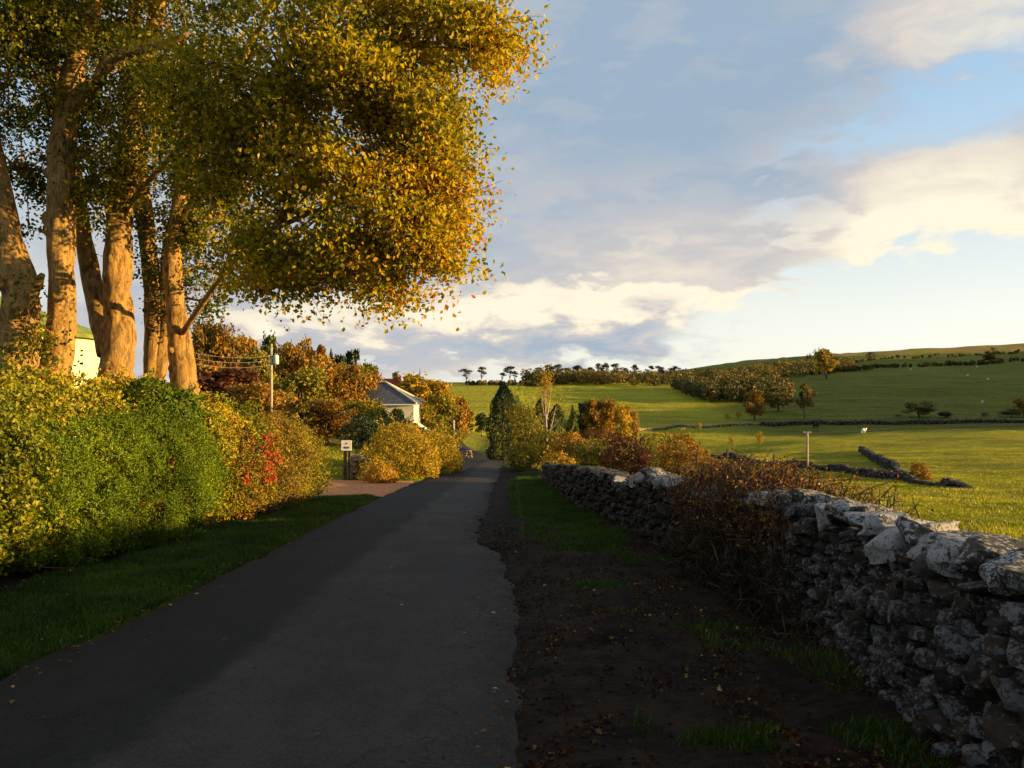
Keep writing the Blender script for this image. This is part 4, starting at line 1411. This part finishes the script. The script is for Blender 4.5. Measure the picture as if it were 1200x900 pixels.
# woodland band below and right of the pines: a mass
def woodland(name, label, band, n, m, tint, hgt, size=1.1, tr=True):
    """band: list of (px, y0, y1) giving the near and far side of the wood"""
    pxs = [b[0] for b in band]
    k = 0
    P = []
    nt = n // 90
    tx = rng.uniform(pxs[0], pxs[-1], nt)
    f = rng.uniform(0, 1, nt)
    ty = np.interp(tx, pxs, [b[1] for b in band]) * (1 - f) + np.interp(tx, pxs, [b[2] for b in band]) * f
    wx = (tx - 600) / F * ty
    g = ground(wx, ty)
    H = rng.uniform(.6, 1.15, nt) * hgt
    tt = tint + rng.normal(size=nt) * .28
    per = 90
    u = rng.normal(size=(nt, per, 3))
    u /= np.linalg.norm(u, axis=2)[..., None]
    rr = rng.uniform(.5, 1, (nt, per, 1)) ** .5
    wd = (H * rng.uniform(.3, .45, nt))[:, None]
    P = np.stack([wx[:, None] + u[..., 0] * rr[..., 0] * wd, ty[:, None] + u[..., 1] * rr[..., 0] * wd, g[:, None] + H[:, None] * (.55 + .45 * u[..., 2] * rr[..., 0])], -1).reshape(-1, 3)
    T = np.repeat(tt, per) + rng.normal(size=nt * per) * .12
    V, Fc, T = leafcards(P, size, u.reshape(-1, 3), .5, T, .8)
    o = leaf_obj(name, [(V, Fc, T)], M[m], None, kind='stuff', label=label, category='woodland')
    return o


woodland('woodland', 'wood of mixed brown and green trees along the skyline below the pines', [(615, 505, 530), (700, 470, 540), (760, 450, 760), (820, 440, 900), (870, 430, 900), (930, 560, 800), (1000, 640, 700)], 56000, 'hillwood', .45, 8.5)
woodland('woodland', 'dark shaded wood in the fold of the hillside above the orange tree', [(790, 400, 430), (830, 330, 430), (880, 330, 400), (925, 330, 380)], 22000, 'hillwood', .2, 8.0)
woodland('hedgerow', 'dark hedgerow along the left skyline field', [(540, 470, 480), (600, 470, 480), (640, 470, 480)], 6000, 'hillwood', .3, 3.0, .7)
woodland('hedgerow', 'dark hedgerow crossing the hillside below the bracken slope', [(860, 560, 570), (960, 600, 606), (1080, 650, 656), (1230, 690, 700)], 22000, 'hillwood', .15, 4.0, .9)
woodland('hedgerow', 'upper dark hedgerow on the moor edge', [(930, 760, 765), (1080, 790, 800), (1230, 800, 810)], 9000, 'hillwood', .25, 3.0, .9)


# ------------------------------------------------------------------ bramble over the near wall
def bramble():
    root = thing('bramble', 'tangled bramble and dead stems sprawling over the roadside wall', 'bramble', (2.35, 8.0, G(2.35, 8.0)))
    org = np.array(root.location)
    mb = MB()
    tips = []
    for i in range(2200):
        y = rng.uniform(6.6, 10.3)
        x = wall_x(y) + rng.uniform(-.22, .45)
        b = np.array([x, y, G(x, y) + rng.uniform(-.02, .6)])
        env = np.exp(-((y - 8.4) / 1.9) ** 2)
        up = rng.uniform(.45, 1.0) * (.95 + .32 * env) + G(x, y)
        lean = rng.normal() * .22
        side = rng.normal() * .16 + .03
        t = np.array([x + side, y + lean, max(up, b[2] + .2)])
        m_ = (b + t) / 2 + np.array([side * .2, 0, .15])
        end = t + np.array([side * .5 + rng.normal() * .12, lean * .4, rng.uniform(-.25, .12)])
        p = spline([b, m_, t, end], 8)
        mb.tube(p - org, np.linspace(.006, .0025, 8), 3, 0, 0, False)
        tips.append(p[3:])
    ob('stems', mb.mesh('stems', M['briar']), root, kind='stuff')
    T = np.concatenate(tips)
    P = T[rng.integers(len(T), size=6500)] + rng.normal(size=(6500, 3)) * .04
    leaf_obj('leaves', [leafcards(P - org, .034, None, 0, .30 + fbm(P[:, 1] * 2, P[:, 2] * 2, 3, 8) * .9 + rng.normal(size=len(P)) * .25, .55)], M['mixed'], root, kind='stuff')
    # dead grass hanging down the road side of it
    n = 6000
    y = rng.normal(8.2, 1.0, n)
    x = wall_x(y) - .16 - np.abs(rng.normal(0, .14, n))
    z = ground(x, y) + rng.uniform(0, 1, n) ** 1.4 * np.clip(.95 - (wall_x(y) - .2 - x) * 1.1, .15, 1) * np.exp(-((y - 8.1) / 2.0) ** 2)
    P = np.stack([x, y, z], 1)
    al = np.stack([rng.normal(size=n) * .4 - .3, rng.normal(size=n) * .5, rng.normal(size=n) * .8], 1)
    leaf_obj('dead_grass', [leafcards(P - org, .20, None, 0, rng.uniform(0, 1, n) ** 1.5, .06, .02, 0, al, .8)], M['drygrass'], root, kind='stuff')


bramble()

# ivy and weeds: thin dry stalks behind the wall
n = 900
y = rng.uniform(7, 13, n)
x = wall_x(y) + rng.uniform(.35, 1.2, n)
P = np.stack([x, y, ground(x, y) + rng.uniform(.3, 1.0, n)], 1)
leaf_obj('weeds', [leafcards(P, .5, None, 0, None, .03, .01, 0, np.tile([0, 0, 1.0], (n, 1)), .8)], M['drygrass'], None, kind='stuff', label='dry weed stalks standing behind the roadside wall', category='weeds')


# ------------------------------------------------------------------ grass, litter
def blades(name, label, X, Y, h, w, m, tint=None):
    n = len(X)
    Z = ground(X, Y)
    H = h * rng.uniform(.5, 1.4, n)
    a = rng.uniform(0, 6.28, n)
    ln = rng.normal(size=(n, 2)) * .45
    dx, dy = np.cos(a) * w, np.sin(a) * w
    v0 = np.stack([X - dx, Y - dy, Z - .01], 1)
    v1 = np.stack([X + dx, Y + dy, Z - .01], 1)
    v2 = np.stack([X + ln[:, 0] * H, Y + ln[:, 1] * H, Z + H], 1)
    V = np.stack([v0, v1, v2], 1).reshape(-1, 3)
    T = np.repeat(np.clip(tint if tint is not None else rng.uniform(0, 1, n), 0, 1), 3)
    return ob(name, me_np(name, V, np.arange(n * 3).reshape(n, 3), m, T), None, kind='stuff', label=label, category='grass')


def scatter(n, x0, x1, ys, keep):
    y = ys[0] + (ys[1] - ys[0]) * rng.uniform(0, 1, n) ** 1.8
    u = rng.uniform(0, 1, n)
    x = x0(y) + (x1(y) - x0(y)) * u
    k = keep(x, y)
    return x[k], y[k]


x, y = scatter(120000, lambda y: road_l(y) - 2.1, lambda y: road_l(y) + .04 + fbm(y * 3, y * 0, 2, 4) * .1, (4.5, 22), lambda x, y: (dirt(x, y) < .5 + rng.uniform(-.3, .3, len(x))) & (x > -.75 * y))
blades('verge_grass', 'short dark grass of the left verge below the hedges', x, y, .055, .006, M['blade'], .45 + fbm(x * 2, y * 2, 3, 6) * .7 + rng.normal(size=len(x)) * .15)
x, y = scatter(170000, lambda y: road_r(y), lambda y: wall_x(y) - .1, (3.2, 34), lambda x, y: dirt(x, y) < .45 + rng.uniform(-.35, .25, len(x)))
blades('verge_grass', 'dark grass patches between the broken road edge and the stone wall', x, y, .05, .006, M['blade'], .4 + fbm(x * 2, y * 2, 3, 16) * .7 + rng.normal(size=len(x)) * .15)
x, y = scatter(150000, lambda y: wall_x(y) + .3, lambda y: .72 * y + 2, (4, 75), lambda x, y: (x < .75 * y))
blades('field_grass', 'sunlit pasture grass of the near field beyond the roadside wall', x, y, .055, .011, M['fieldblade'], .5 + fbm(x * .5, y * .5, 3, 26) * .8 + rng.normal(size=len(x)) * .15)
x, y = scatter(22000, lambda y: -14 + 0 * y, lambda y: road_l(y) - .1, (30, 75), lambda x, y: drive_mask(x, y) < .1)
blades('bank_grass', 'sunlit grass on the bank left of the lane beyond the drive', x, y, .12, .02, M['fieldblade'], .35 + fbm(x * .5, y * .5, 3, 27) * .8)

# fallen leaves and pebbles
n = 900
y = 3.2 + 26 * rng.uniform(0, 1, n) ** 1.7
sd_ = rng.random(n)
x = np.where(sd_ < .55, road_l(y) + np.abs(rng.normal(0, .22, n)), np.where(sd_ < .9, road_r(y) - np.abs(rng.normal(0, .22, n)), rng.uniform(road_l(y), road_r(y))))
P = np.stack([x, y, base(x, y) + .058], 1)
leaf_obj('leaf_litter', [leafcards(P, .04, np.tile([0, 0, 1.0], (n, 1)), .85, rng.uniform(.3, 1, n), .7, .1, 0)], M['litter'], None, kind='stuff', label='stray fallen leaves lying on the tarmac along both road edges', category='fallen leaves')
n = 14000
y = 3.2 + 11 * rng.uniform(0, 1, n) ** 1.6
x = road_r(y) - .1 + (wall_x(y) - road_r(y)) * rng.uniform(0, 1, n)
k = (dirt(x, y) > .35) & (fbm(x * 2.2, y * 1.6, 3, 44) + rng.normal(size=n) * .12 > .05)
x, y = x[k], y[k]
P = np.stack([x, y, ground(x, y) + .012], 1)
leaf_obj('leaf_litter', [leafcards(P, .022 + .02 * rng.uniform(0, 1, len(x)) ** 3, np.tile([0, 0, 1.0], (len(x), 1)), .55, rng.uniform(0, 1, len(x)) ** 1.5, .7, .25, 0)], M['litter'], None, kind='stuff', label='fallen brown leaves on the bare soil beside the right road edge', category='fallen leaves')
n = 1500
y = 5 + 14 * rng.uniform(0, 1, n) ** 1.5
x = road_l(y) - rng.uniform(.05, 2.0, n)
P = np.stack([x, y, ground(x, y) + .03], 1)
leaf_obj('leaf_litter', [leafcards(P, .045, np.tile([0, 0, 1.0], (n, 1)), .7, rng.uniform(0, 1, n) ** 1.3, .7, .1, 0)], M['litter'], None, kind='stuff', label='scattered fallen leaves on the left grass verge', category='fallen leaves')
n = 700
y = 3.3 + 12 * rng.uniform(0, 1, n) ** 1.5
x = road_r(y) - .15 + np.abs(rng.normal(0, .5, n))
Vs, Fs, off = [], [], 0
for i in range(n):
    V, Fc = ROCKS[1][i % 12]
    s = rng.uniform(.008, .03)
    V = place(V, (x[i], y[i], float(ground(x[i], y[i])) + s * .2), (s, s * 1.2, s * .7), (0, 0, i))
    Vs.append(V)
    Fs.append(Fc + off)
    off += len(V)
ob('gravel', me_np('gravel', np.concatenate(Vs), np.concatenate(Fs), M['pebble']), None, kind='stuff', label='loose grit along the crumbling right edge of the road', category='gravel')


# ------------------------------------------------------------------ buildings
def prism(mb, pts, ext):
    """extrude polygon pts by vector ext"""
    p = np.array(pts, float)
    n = len(p)
    V = np.vstack([p, p + np.array(ext)])
    mb.add(V, [tuple(range(n))[::-1], tuple(range(n, 2 * n))] + [(i, (i + 1) % n, (i + 1) % n + n, i + n) for i in range(n)])


M['render_cream'] = flat_mat('render_cream', (.62, .56, .44), .85, .2, .10, 1.2, .15)
M['barn_wall'] = flat_mat('barn_wall', (.62, .62, .36), .7, .3, .08, 1.5, .1)
M['barn_roof'] = flat_mat('barn_roof', (.16, .20, .04), .9, .1, .35, 2.5, .4, .02)
M['barn_door'] = flat_mat('barn_door', (.05, .16, .12), .5, .4, .12, 2, .1)
M['slate'] = flat_mat('slate', (.055, .058, .068), .6, .4, .3, 3, .4, .02)
M['ridge'] = flat_mat('ridge', (.42, .38, .32), .8, .2, .15, 3, .2)
M['red_tile'] = flat_mat('red_tile', (.24, .05, .028), .85, .2, .25, 2, .4, .03)
M['brick'] = flat_mat('brick', (.28, .065, .035), .9, .1, .25, 5, .4, .02)
M['glass'] = flat_mat('glass', (.02, .025, .03), .1, .6, .1, 1, 0)
M['white'] = flat_mat('white', (.78, .76, .70), .5, .4, .05, 3, .05)
M['darkpost'] = flat_mat('darkpost', (.03, .028, .025), .8, .2, .3, 6, .2)
M['polewood'] = flat_mat('polewood', (.34, .25, .16), .8, .2, .25, 5, .3)
M['steel'] = flat_mat('steel', (.55, .55, .52), .5, .4, .08, 4, .05)
M['wire'] = flat_mat('wire', (.16, .13, .11), .5, .4, .1, 4, 0)
M['ink'] = flat_mat('ink', (.04, .04, .04), .7, .2, .1, 4, 0)
M['wool'] = flat_mat('wool', (.72, .68, .60), .95, .1, .15, 6, .4, .03)
M['blackhide'] = flat_mat('blackhide', (.012, .011, .010), .8, .2, .2, 4, .1)
M['brownpanel'] = flat_mat('brownpanel', (.045, .035, .028), .8, .2, .2, 3, .2)


def house():
    y0 = 90.0
    xr = (485 - 600) / F * y0                  # right front corner
    g = G(xr, y0) - .3
    ev = (450 - 473) / F * y0
    rd = (450 - 448) / F * y0
    root = thing('house', 'white rendered two storey house with slate hip roof among the autumn trees', 'house', (xr, y0, g))
    wdt, dep = 9.0, 7.0
    h = ev - g
    mb = MB()
    mb.box((-wdt / 2, dep / 2, h / 2), (wdt, dep, h))
    wall = ob('wall', mb.mesh('wall', M['render_cream']), root)
    # hip roof
    rh = rd - ev
    o = .35
    mb = MB()
    A = [(-wdt - o, -o, h), (o, -o, h), (o, dep + o, h), (-wdt - o, dep + o, h), (-wdt + 3.4, dep / 2, h + rh), (-3.8, dep / 2, h + rh)]
    A += [(a[0], a[1], a[2] - .14) for a in A[:4]]
    mb.add(A, [(0, 1, 5, 4), (1, 2, 5), (2, 3, 4, 5), (3, 0, 4), (6, 7, 1, 0), (7, 8, 2, 1), (8, 9, 3, 2), (9, 6, 0, 3), (9, 8, 7, 6)])
    roof = ob('roof', mb.mesh('roof', M['slate']), root)
    mb = MB()
    for a, b in ((1, 5), (2, 5), (5, 4), (0, 4), (3, 4)):
        pa, pb = np.array(A[a]), np.array(A[b])
        mb.tube([pa + [0, 0, .05], (pa + pb) / 2 + [0, 0, .05], pb + [0, 0, .05]], [.13] * 3, 6)
    ob('ridge_tiles', mb.mesh('ridge_tiles', M['ridge']), roof)
    mb = MB()
    mb.box((-wdt / 2, -o - .05, h - .10), (wdt + 2 * o, .1, .12))
    ob('gutter', mb.mesh('gutter', M['white']), roof)
    for wx, wz in ((-3.9, 4.0), (-7.2, 4.0), (-3.9, 1.5), (-7.2, 1.5)):
        if wz > h - .9:
            wz = h - 1.1
        mb = MB()
        for dx, dz, sx, sz in ((0, .62, 1.1, .09), (0, -.62, 1.2, .10), (-.5, 0, .09, 1.15), (.5, 0, .09, 1.15), (0, 0, .05, 1.15)):
            mb.box((wx + dx, -.03, wz + dz), (sx, .09, sz))
        f = ob('window', mb.mesh('window', M['white']), root)
        mb = MB()
        mb.box((wx, -.006, wz), (1.0, .02, 1.2))
        ob('pane', mb.mesh('pane', M['glass']), f)
    # low porch at the right foot
    mb = MB()
    prism(mb, [(0.02, 1.2, 0), (1.6, 1.2, 0), (1.6, 1.2, h * .34), (.02, 1.2, h * .55)], (0, 2.5, 0))
    ob('lean_to', mb.mesh('lean_to', M['render_cream']), root)


house()


def red_house():
    y0 = 112.0
    xa, xb = (436 - 600) / F * y0, (465 - 600) / F * y0
    g = G((xa + xb) / 2, y0)
    rz = (450 - 443.5) / F * y0
    ez = (450 - 460) / F * y0
    root = thing('house', 'house with red tiled roof and brick chimneys behind the slate roofed one', 'house', ((xa + xb) / 2, y0, g))
    w = (xb - xa)
    mb = MB()
    h = ez - g
    mb.box((0, 3, h / 2), (w, 6, h))
    ob('wall', mb.mesh('wall', M['brick']), root)
    mb = MB()
    prism(mb, [(-w / 2 - .2, -.3, h - .05), (-w / 2 - .2, 6.3, h - .05), (-w / 2 - .2, 3, rz - g)], (w + .4, 0, 0))
    rf = ob('roof', mb.mesh('roof', M['red_tile']), root)
    for cx in (-w / 2 + .15, w / 2 - .15):
        mb = MB()
        mb.box((cx, 2.6, rz - g - .4), (.75, .6, 1.4))
        mb.box((cx, 2.6, rz - g + .35), (.9, .74, .14))
        mb.tube([(cx - .18, 2.6, rz - g + .40), (cx - .18, 2.6, rz - g + .6)], [.12, .10], 8)
        mb.tube([(cx + .18, 2.6, rz - g + .40), (cx + .18, 2.6, rz - g + .6)], [.12, .10], 8)
        ob('chimney', mb.mesh('chimney', M['brick']), rf)


red_house()


def barn():
    x0, y0, y1 = -13.0, 13.5, 25.1
    g = G(x0, (y0 + y1) / 2) - .4
    ev = 1.40
    root = thing('barn', 'pale yellow barn with mossy green roof behind the tree trunks', 'barn', (x0, y0, g))
    h = ev - g
    L, wdt = y1 - y0, 8.0
    rh = 1.5
    mb = MB()
    prism(mb, [(0, 0, 0), (0, 0, h), (-wdt / 2, 0, h + rh), (-wdt, 0, h), (-wdt, 0, 0)], (0, L, 0))
    ob('wall', mb.mesh('wall', M['barn_wall']), root)
    mb = MB()
    for s, xx in ((1, .25), (-1, -wdt - .25)):
        prism(mb, [(xx, -.3, h - .02), (-wdt / 2, -.3, h + rh + .03), (-wdt / 2, -.3, h + rh + .16), (xx, -.3, h + .10)], (0, L + .6, 0))
    ob('roof', mb.mesh('roof', M['barn_roof']), root)
    mb = MB()
    mb.box((.03, 6.1, h * .43), (.08, 3.0, h * .86))
    d = ob('door', mb.mesh('door', M['barn_door']), root)
    mb = MB()
    mb.box((.09, 7.55, h * .43), (.05, .1, h * .84))
    ob('door_edge', mb.mesh('door_edge', M['white']), d)
    mb = MB()
    mb.tube([(.07, 10.9, .9), (.16, 10.9, .9)], [.11, .11], 10)
    ob('vent', mb.mesh('vent', M['darkpost']), root)


barn()


# ------------------------------------------------------------------ utility pole, posts, notice board
def utility_pole(px, top, y, label, transformer=True):
    x = (px - 600) / F * y
    g = G(x, y)
    zt = (450 - top) / F * y
    root = thing('utility_pole', label, 'utility pole', (x, y, g), group=None)
    h = zt - g
    mb = MB()
    mb.tube([(0, 0, -.3), (0, 0, h / 2), (0, 0, h)], [.12, .105, .09], 12, .03)
    ob('shaft', mb.mesh('shaft', M['polewood'], True), root)
    for k in range(3):
        mb = MB()
        mb.tube([(-.12, -.05, h - .9 - k * .35), (-.2, -.06, h - .9 - k * .35)], [.05, .04], 8)
        ob('insulator', mb.mesh('insulator', M['white'], True), root)
    if transformer:
        mb = MB()
        mb.tube([(.36, 0, h - 1.55), (.36, 0, h - 1.5), (.36, 0, h - .92), (.36, 0, h - .86), (.36, 0, h - .82)], [.12, .2, .2, .18, .05], 14)
        mb.box((.2, 0, h - 1.1), (.2, .08, .06))
        mb.box((.2, 0, h - 1.4), (.2, .08, .06))
        tr = ob('transformer', mb.mesh('transformer', M['steel'], True), root)
        mb = MB()
        mb.tube([(.30, 0, h - .86), (.30, 0, h - .70)], [.03, .02], 6)
        mb.tube([(.42, 0, h - .86), (.42, 0, h - .70)], [.03, .02], 6)
        ob('bushing', mb.mesh('bushing', M['ridge']), tr)
    return np.array((x, y, g)), h


p1, h1 = utility_pole(318, 403, 60, 'sunlit wooden utility pole with a white cylindrical transformer')
p2, h2 = utility_pole(174, 372, 48, 'far wooden utility pole glimpsed among the twin tree stems', False)
for k in range(3):
    a = p1 + [-.2, -.06, h1 - .9 - k * .35]
    b = p2 + [.2, -.06, h2 - .9 - k * .35 - .5]
    mb = MB()
    q = np.array([a + (b - a) * t + np.array([0, 0, -.5 * 4 * t * (1 - t)]) for t in np.linspace(0, 1, 14)])
    mb.tube(q, [.013] * 14, 5, 0, 0, False)
    ob('overhead_wire', mb.mesh('overhead_wire', M['wire']), None, label=['topmost overhead wire running left from the utility pole', 'middle overhead wire running left from the utility pole', 'lowest overhead wire running left from the utility pole'][k], category='wire', group='overhead wires')

x, y = hit(946, 551)
r = thing('wooden_post', 'wooden T shaped post standing at the tumbled field wall', 'post', (x, y, G(x, y)))
h = (551 - 506) / F * y
mb = MB()
mb.tube([(0, 0, -.3), (0, 0, h * .5), (0, 0, h)], [.065, .06, .055], 10, .05)
ob('shaft', mb.mesh('shaft', M['polewood'], True), r)
mb = MB()
mb.box((0, 0, h - .03), (.40, .09, .06))
ob('crossbar', mb.mesh('crossbar', M['polewood']), r)

# notice board by the drive
x, y = W(406, 522, 31)[:2]
g = G(x, y)
r = thing('notice_board', 'small square white notice board on a dark post beside the drive', 'sign', (x, y, g))
zc = (450 - 522) / F * y - g
mb = MB()
mb.box((-.06, .06, zc * .5), (.12, .10, zc))
mb.box((.10, .06, zc * .5), (.08, .08, zc))
ob('post', mb.mesh('post', M['darkpost']), r)
mb = MB()
mb.box((0, 0, zc), (.40, .03, .40))
b_ = ob('board', mb.mesh('board', M['white']), r)
mb = MB()
for dx, dz, w_, h_ in ((-.02, .075, .03, .07), (.03, .075, .025, .05), (-.08, -.07, .045, .06), (-.02, -.075, .06, .05), (.055, -.07, .05, .06), (.105, -.08, .03, .04), (-.01, -.12, .16, .02)):
    mb.box((dx, -.0175, zc + dz), (w_, .005, h_))
ob('lettering', mb.mesh('lettering', M['ink']), b_, kind='stuff')

# stone gate pillar and rubble ends that catch the sun
def stone_heap(label, px, py, y, w, h, k, name='stone_pile'):
    x = (px - 600) / F * y
    g = G(x, y)
    root = thing(name, label, 'stones', (x, y, g))
    ww, hh = w / F * y, h / F * y
    rows = max(2, int(hh / .2))
    cnt = 0
    for r_ in range(rows):
        zz = (r_ + .4) * hh / rows
        wl = ww * (1 - .35 * r_ / rows)
        nn = max(2, int(wl / .26))
        for c_ in range(nn):
            for dpt in (0, .25):
                V, Fc = ROCKS[2][int(rng.integers(24))]
                me = me_np('stone', V, Fc, M['stone_warm'], smooth=True)
                o = ob('stone', me, root)
                o.location = (-wl / 2 + wl * (c_ + .5) / nn + rng.normal() * .03, dpt + rng.normal() * .04, zz)
                o.scale = (wl / nn * 1.15, .3, hh / rows * 1.25)
                o.rotation_euler = (rng.normal() * .2, rng.normal() * .25, rng.normal() * .3)
                cnt += 1


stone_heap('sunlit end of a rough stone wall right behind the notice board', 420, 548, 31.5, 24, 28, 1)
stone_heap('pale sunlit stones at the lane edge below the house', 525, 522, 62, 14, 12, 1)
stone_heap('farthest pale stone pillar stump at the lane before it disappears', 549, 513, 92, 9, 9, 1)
x, y = W(532, 500, 85)[:2]
r = thing('white_post', 'short white post beside the dark gap in the trees by the lane', 'post', (x, y, G(x, y)))
mb = MB()
hp = (450 - 493) / F * y - G(x, y)
mb.box((0, 0, hp / 2), (.14, .14, hp))
ob('shaft', mb.mesh('shaft', M['white']), r)
mb = MB()
prism(mb, [(-.09, -.09, hp), (.09, -.09, hp), (.09, .09, hp), (-.09, .09, hp)], (0, 0, .05))
ob('cap', mb.mesh('cap', M['white']), r)

# fence posts in the valley
for i, (px, py, hh, lab) in enumerate([(816, 558, 1.2, 'leaning fence post left of the bramble top'),
                                       (851, 556, 1.25, 'bare fence post behind the bramble crown'), (906, 556, 1.1, 'fence post behind the right part of the bramble')]):
    x, y = W(px, py, 22)[:2]
    o = MB()
    o.tube([(0, 0, -.2), (.01, 0, hh * .5), (.03, 0, hh)], [.035, .03, .025], 8, .05)
    me = o.mesh('fence_post', M['twig'], True)
    q = ob('fence_post', me, None, label=lab, category='fence post', group='fence posts behind the roadside wall')
    q.location = (x, y, G(x, y))


# ------------------------------------------------------------------ sheep and a dark cow
def animal(name, mat_, s=1.0):
    """one skinned body: trunk, neck, head and four jointed legs"""
    vs = [(0, 0, .62), (.32, 0, .64), (-.30, 0, .62), (-.46, 0, .60), (.48, 0, .72), (.60, 0, .84), (.76, 0, .80)]
    es = [(0, 1), (0, 2), (2, 3), (1, 4), (4, 5), (5, 6)]
    rd = [.25, .22, .25, .15, .14, .09, .055]
    for sx, fb in ((.28, 1), (-.30, -1)):
        for sy in (.13, -.13):
            k = len(vs)
            vs += [(sx, sy, .46), (sx + .03 * fb, sy, .26), (sx, sy, .02)]
            rd += [.09, .042, .035]
            es += [(1 if fb > 0 else 2, k), (k, k + 1), (k + 1, k + 2)]
    for sy in (.09, -.09):
        vs.append((.57, sy * 1.3, .88))
        rd.append(.025)
        es.append((5, len(vs) - 1))
    me = bpy.data.meshes.new(name)
    me.from_pydata([tuple(np.array(v) * s) for v in vs], es, [])
    o = bpy.data.objects.new(name, me)
    C.collection.objects.link(o)
    if not me.skin_vertices:
        bm_ = bmesh.new(); bm_.from_mesh(me); bm_.verts.layers.skin.verify(); bm_.to_mesh(me); bm_.free()
    md = o.modifiers.new('skin', 'SKIN')
    for i, r_ in enumerate(rd):
        me.skin_vertices[0].data[i].radius = (r_ * s, r_ * s)
        me.skin_vertices[0].data[i].use_root = (i == 0)
    sb = o.modifiers.new('sub', 'SUBSURF')
    sb.levels = sb.render_levels = 1
    dg = bpy.context.evaluated_depsgraph_get()
    fin = bpy.data.meshes.new_from_object(o.evaluated_get(dg))
    bpy.data.objects.remove(o)
    fin.materials.clear()
    fin.materials.append(mat_)
    fin.name = name
    fin.polygons.foreach_set('use_smooth', np.full(len(fin.polygons), True))
    return fin


sheep_me = animal('sheep', M['wool'], 1.25)
# the skin modifier needs a skin layer; sheep_me is the finished body
for px, py, lab in [(1012, 508, 'nearest white sheep lying clear below the wall line'), (1145, 431, 'white sheep high on the shaded hillside near the hedgerow'), (1158, 446, 'white sheep below the highest one on the shaded hillside'),
                    (1134, 441, 'faint grey white sheep left of the lower hillside pair'), (1151, 473, 'lowest white sheep on the shaded hillside'), (1067, 434, 'white sheep farthest left on the shaded hillside')]:
    x, y = hit(px, py)
    o = ob('sheep', sheep_me, None, label=lab, category='sheep', group='sheep on the hillside')
    o.location = (x, y, G(x, y))
    o.rotation_euler = (0, 0, rng.uniform(0, 6.28))
    o.scale = (1.15,) * 3
cow = animal('cow', M['blackhide'], 1.9)
x, y = hit(956, 503)
o = ob('cow', cow, None, label='small black cow standing by the wall below the hillside', category='cow')
o.location = (x, y, G(x, y))
o.rotation_euler = (0, 0, .4)
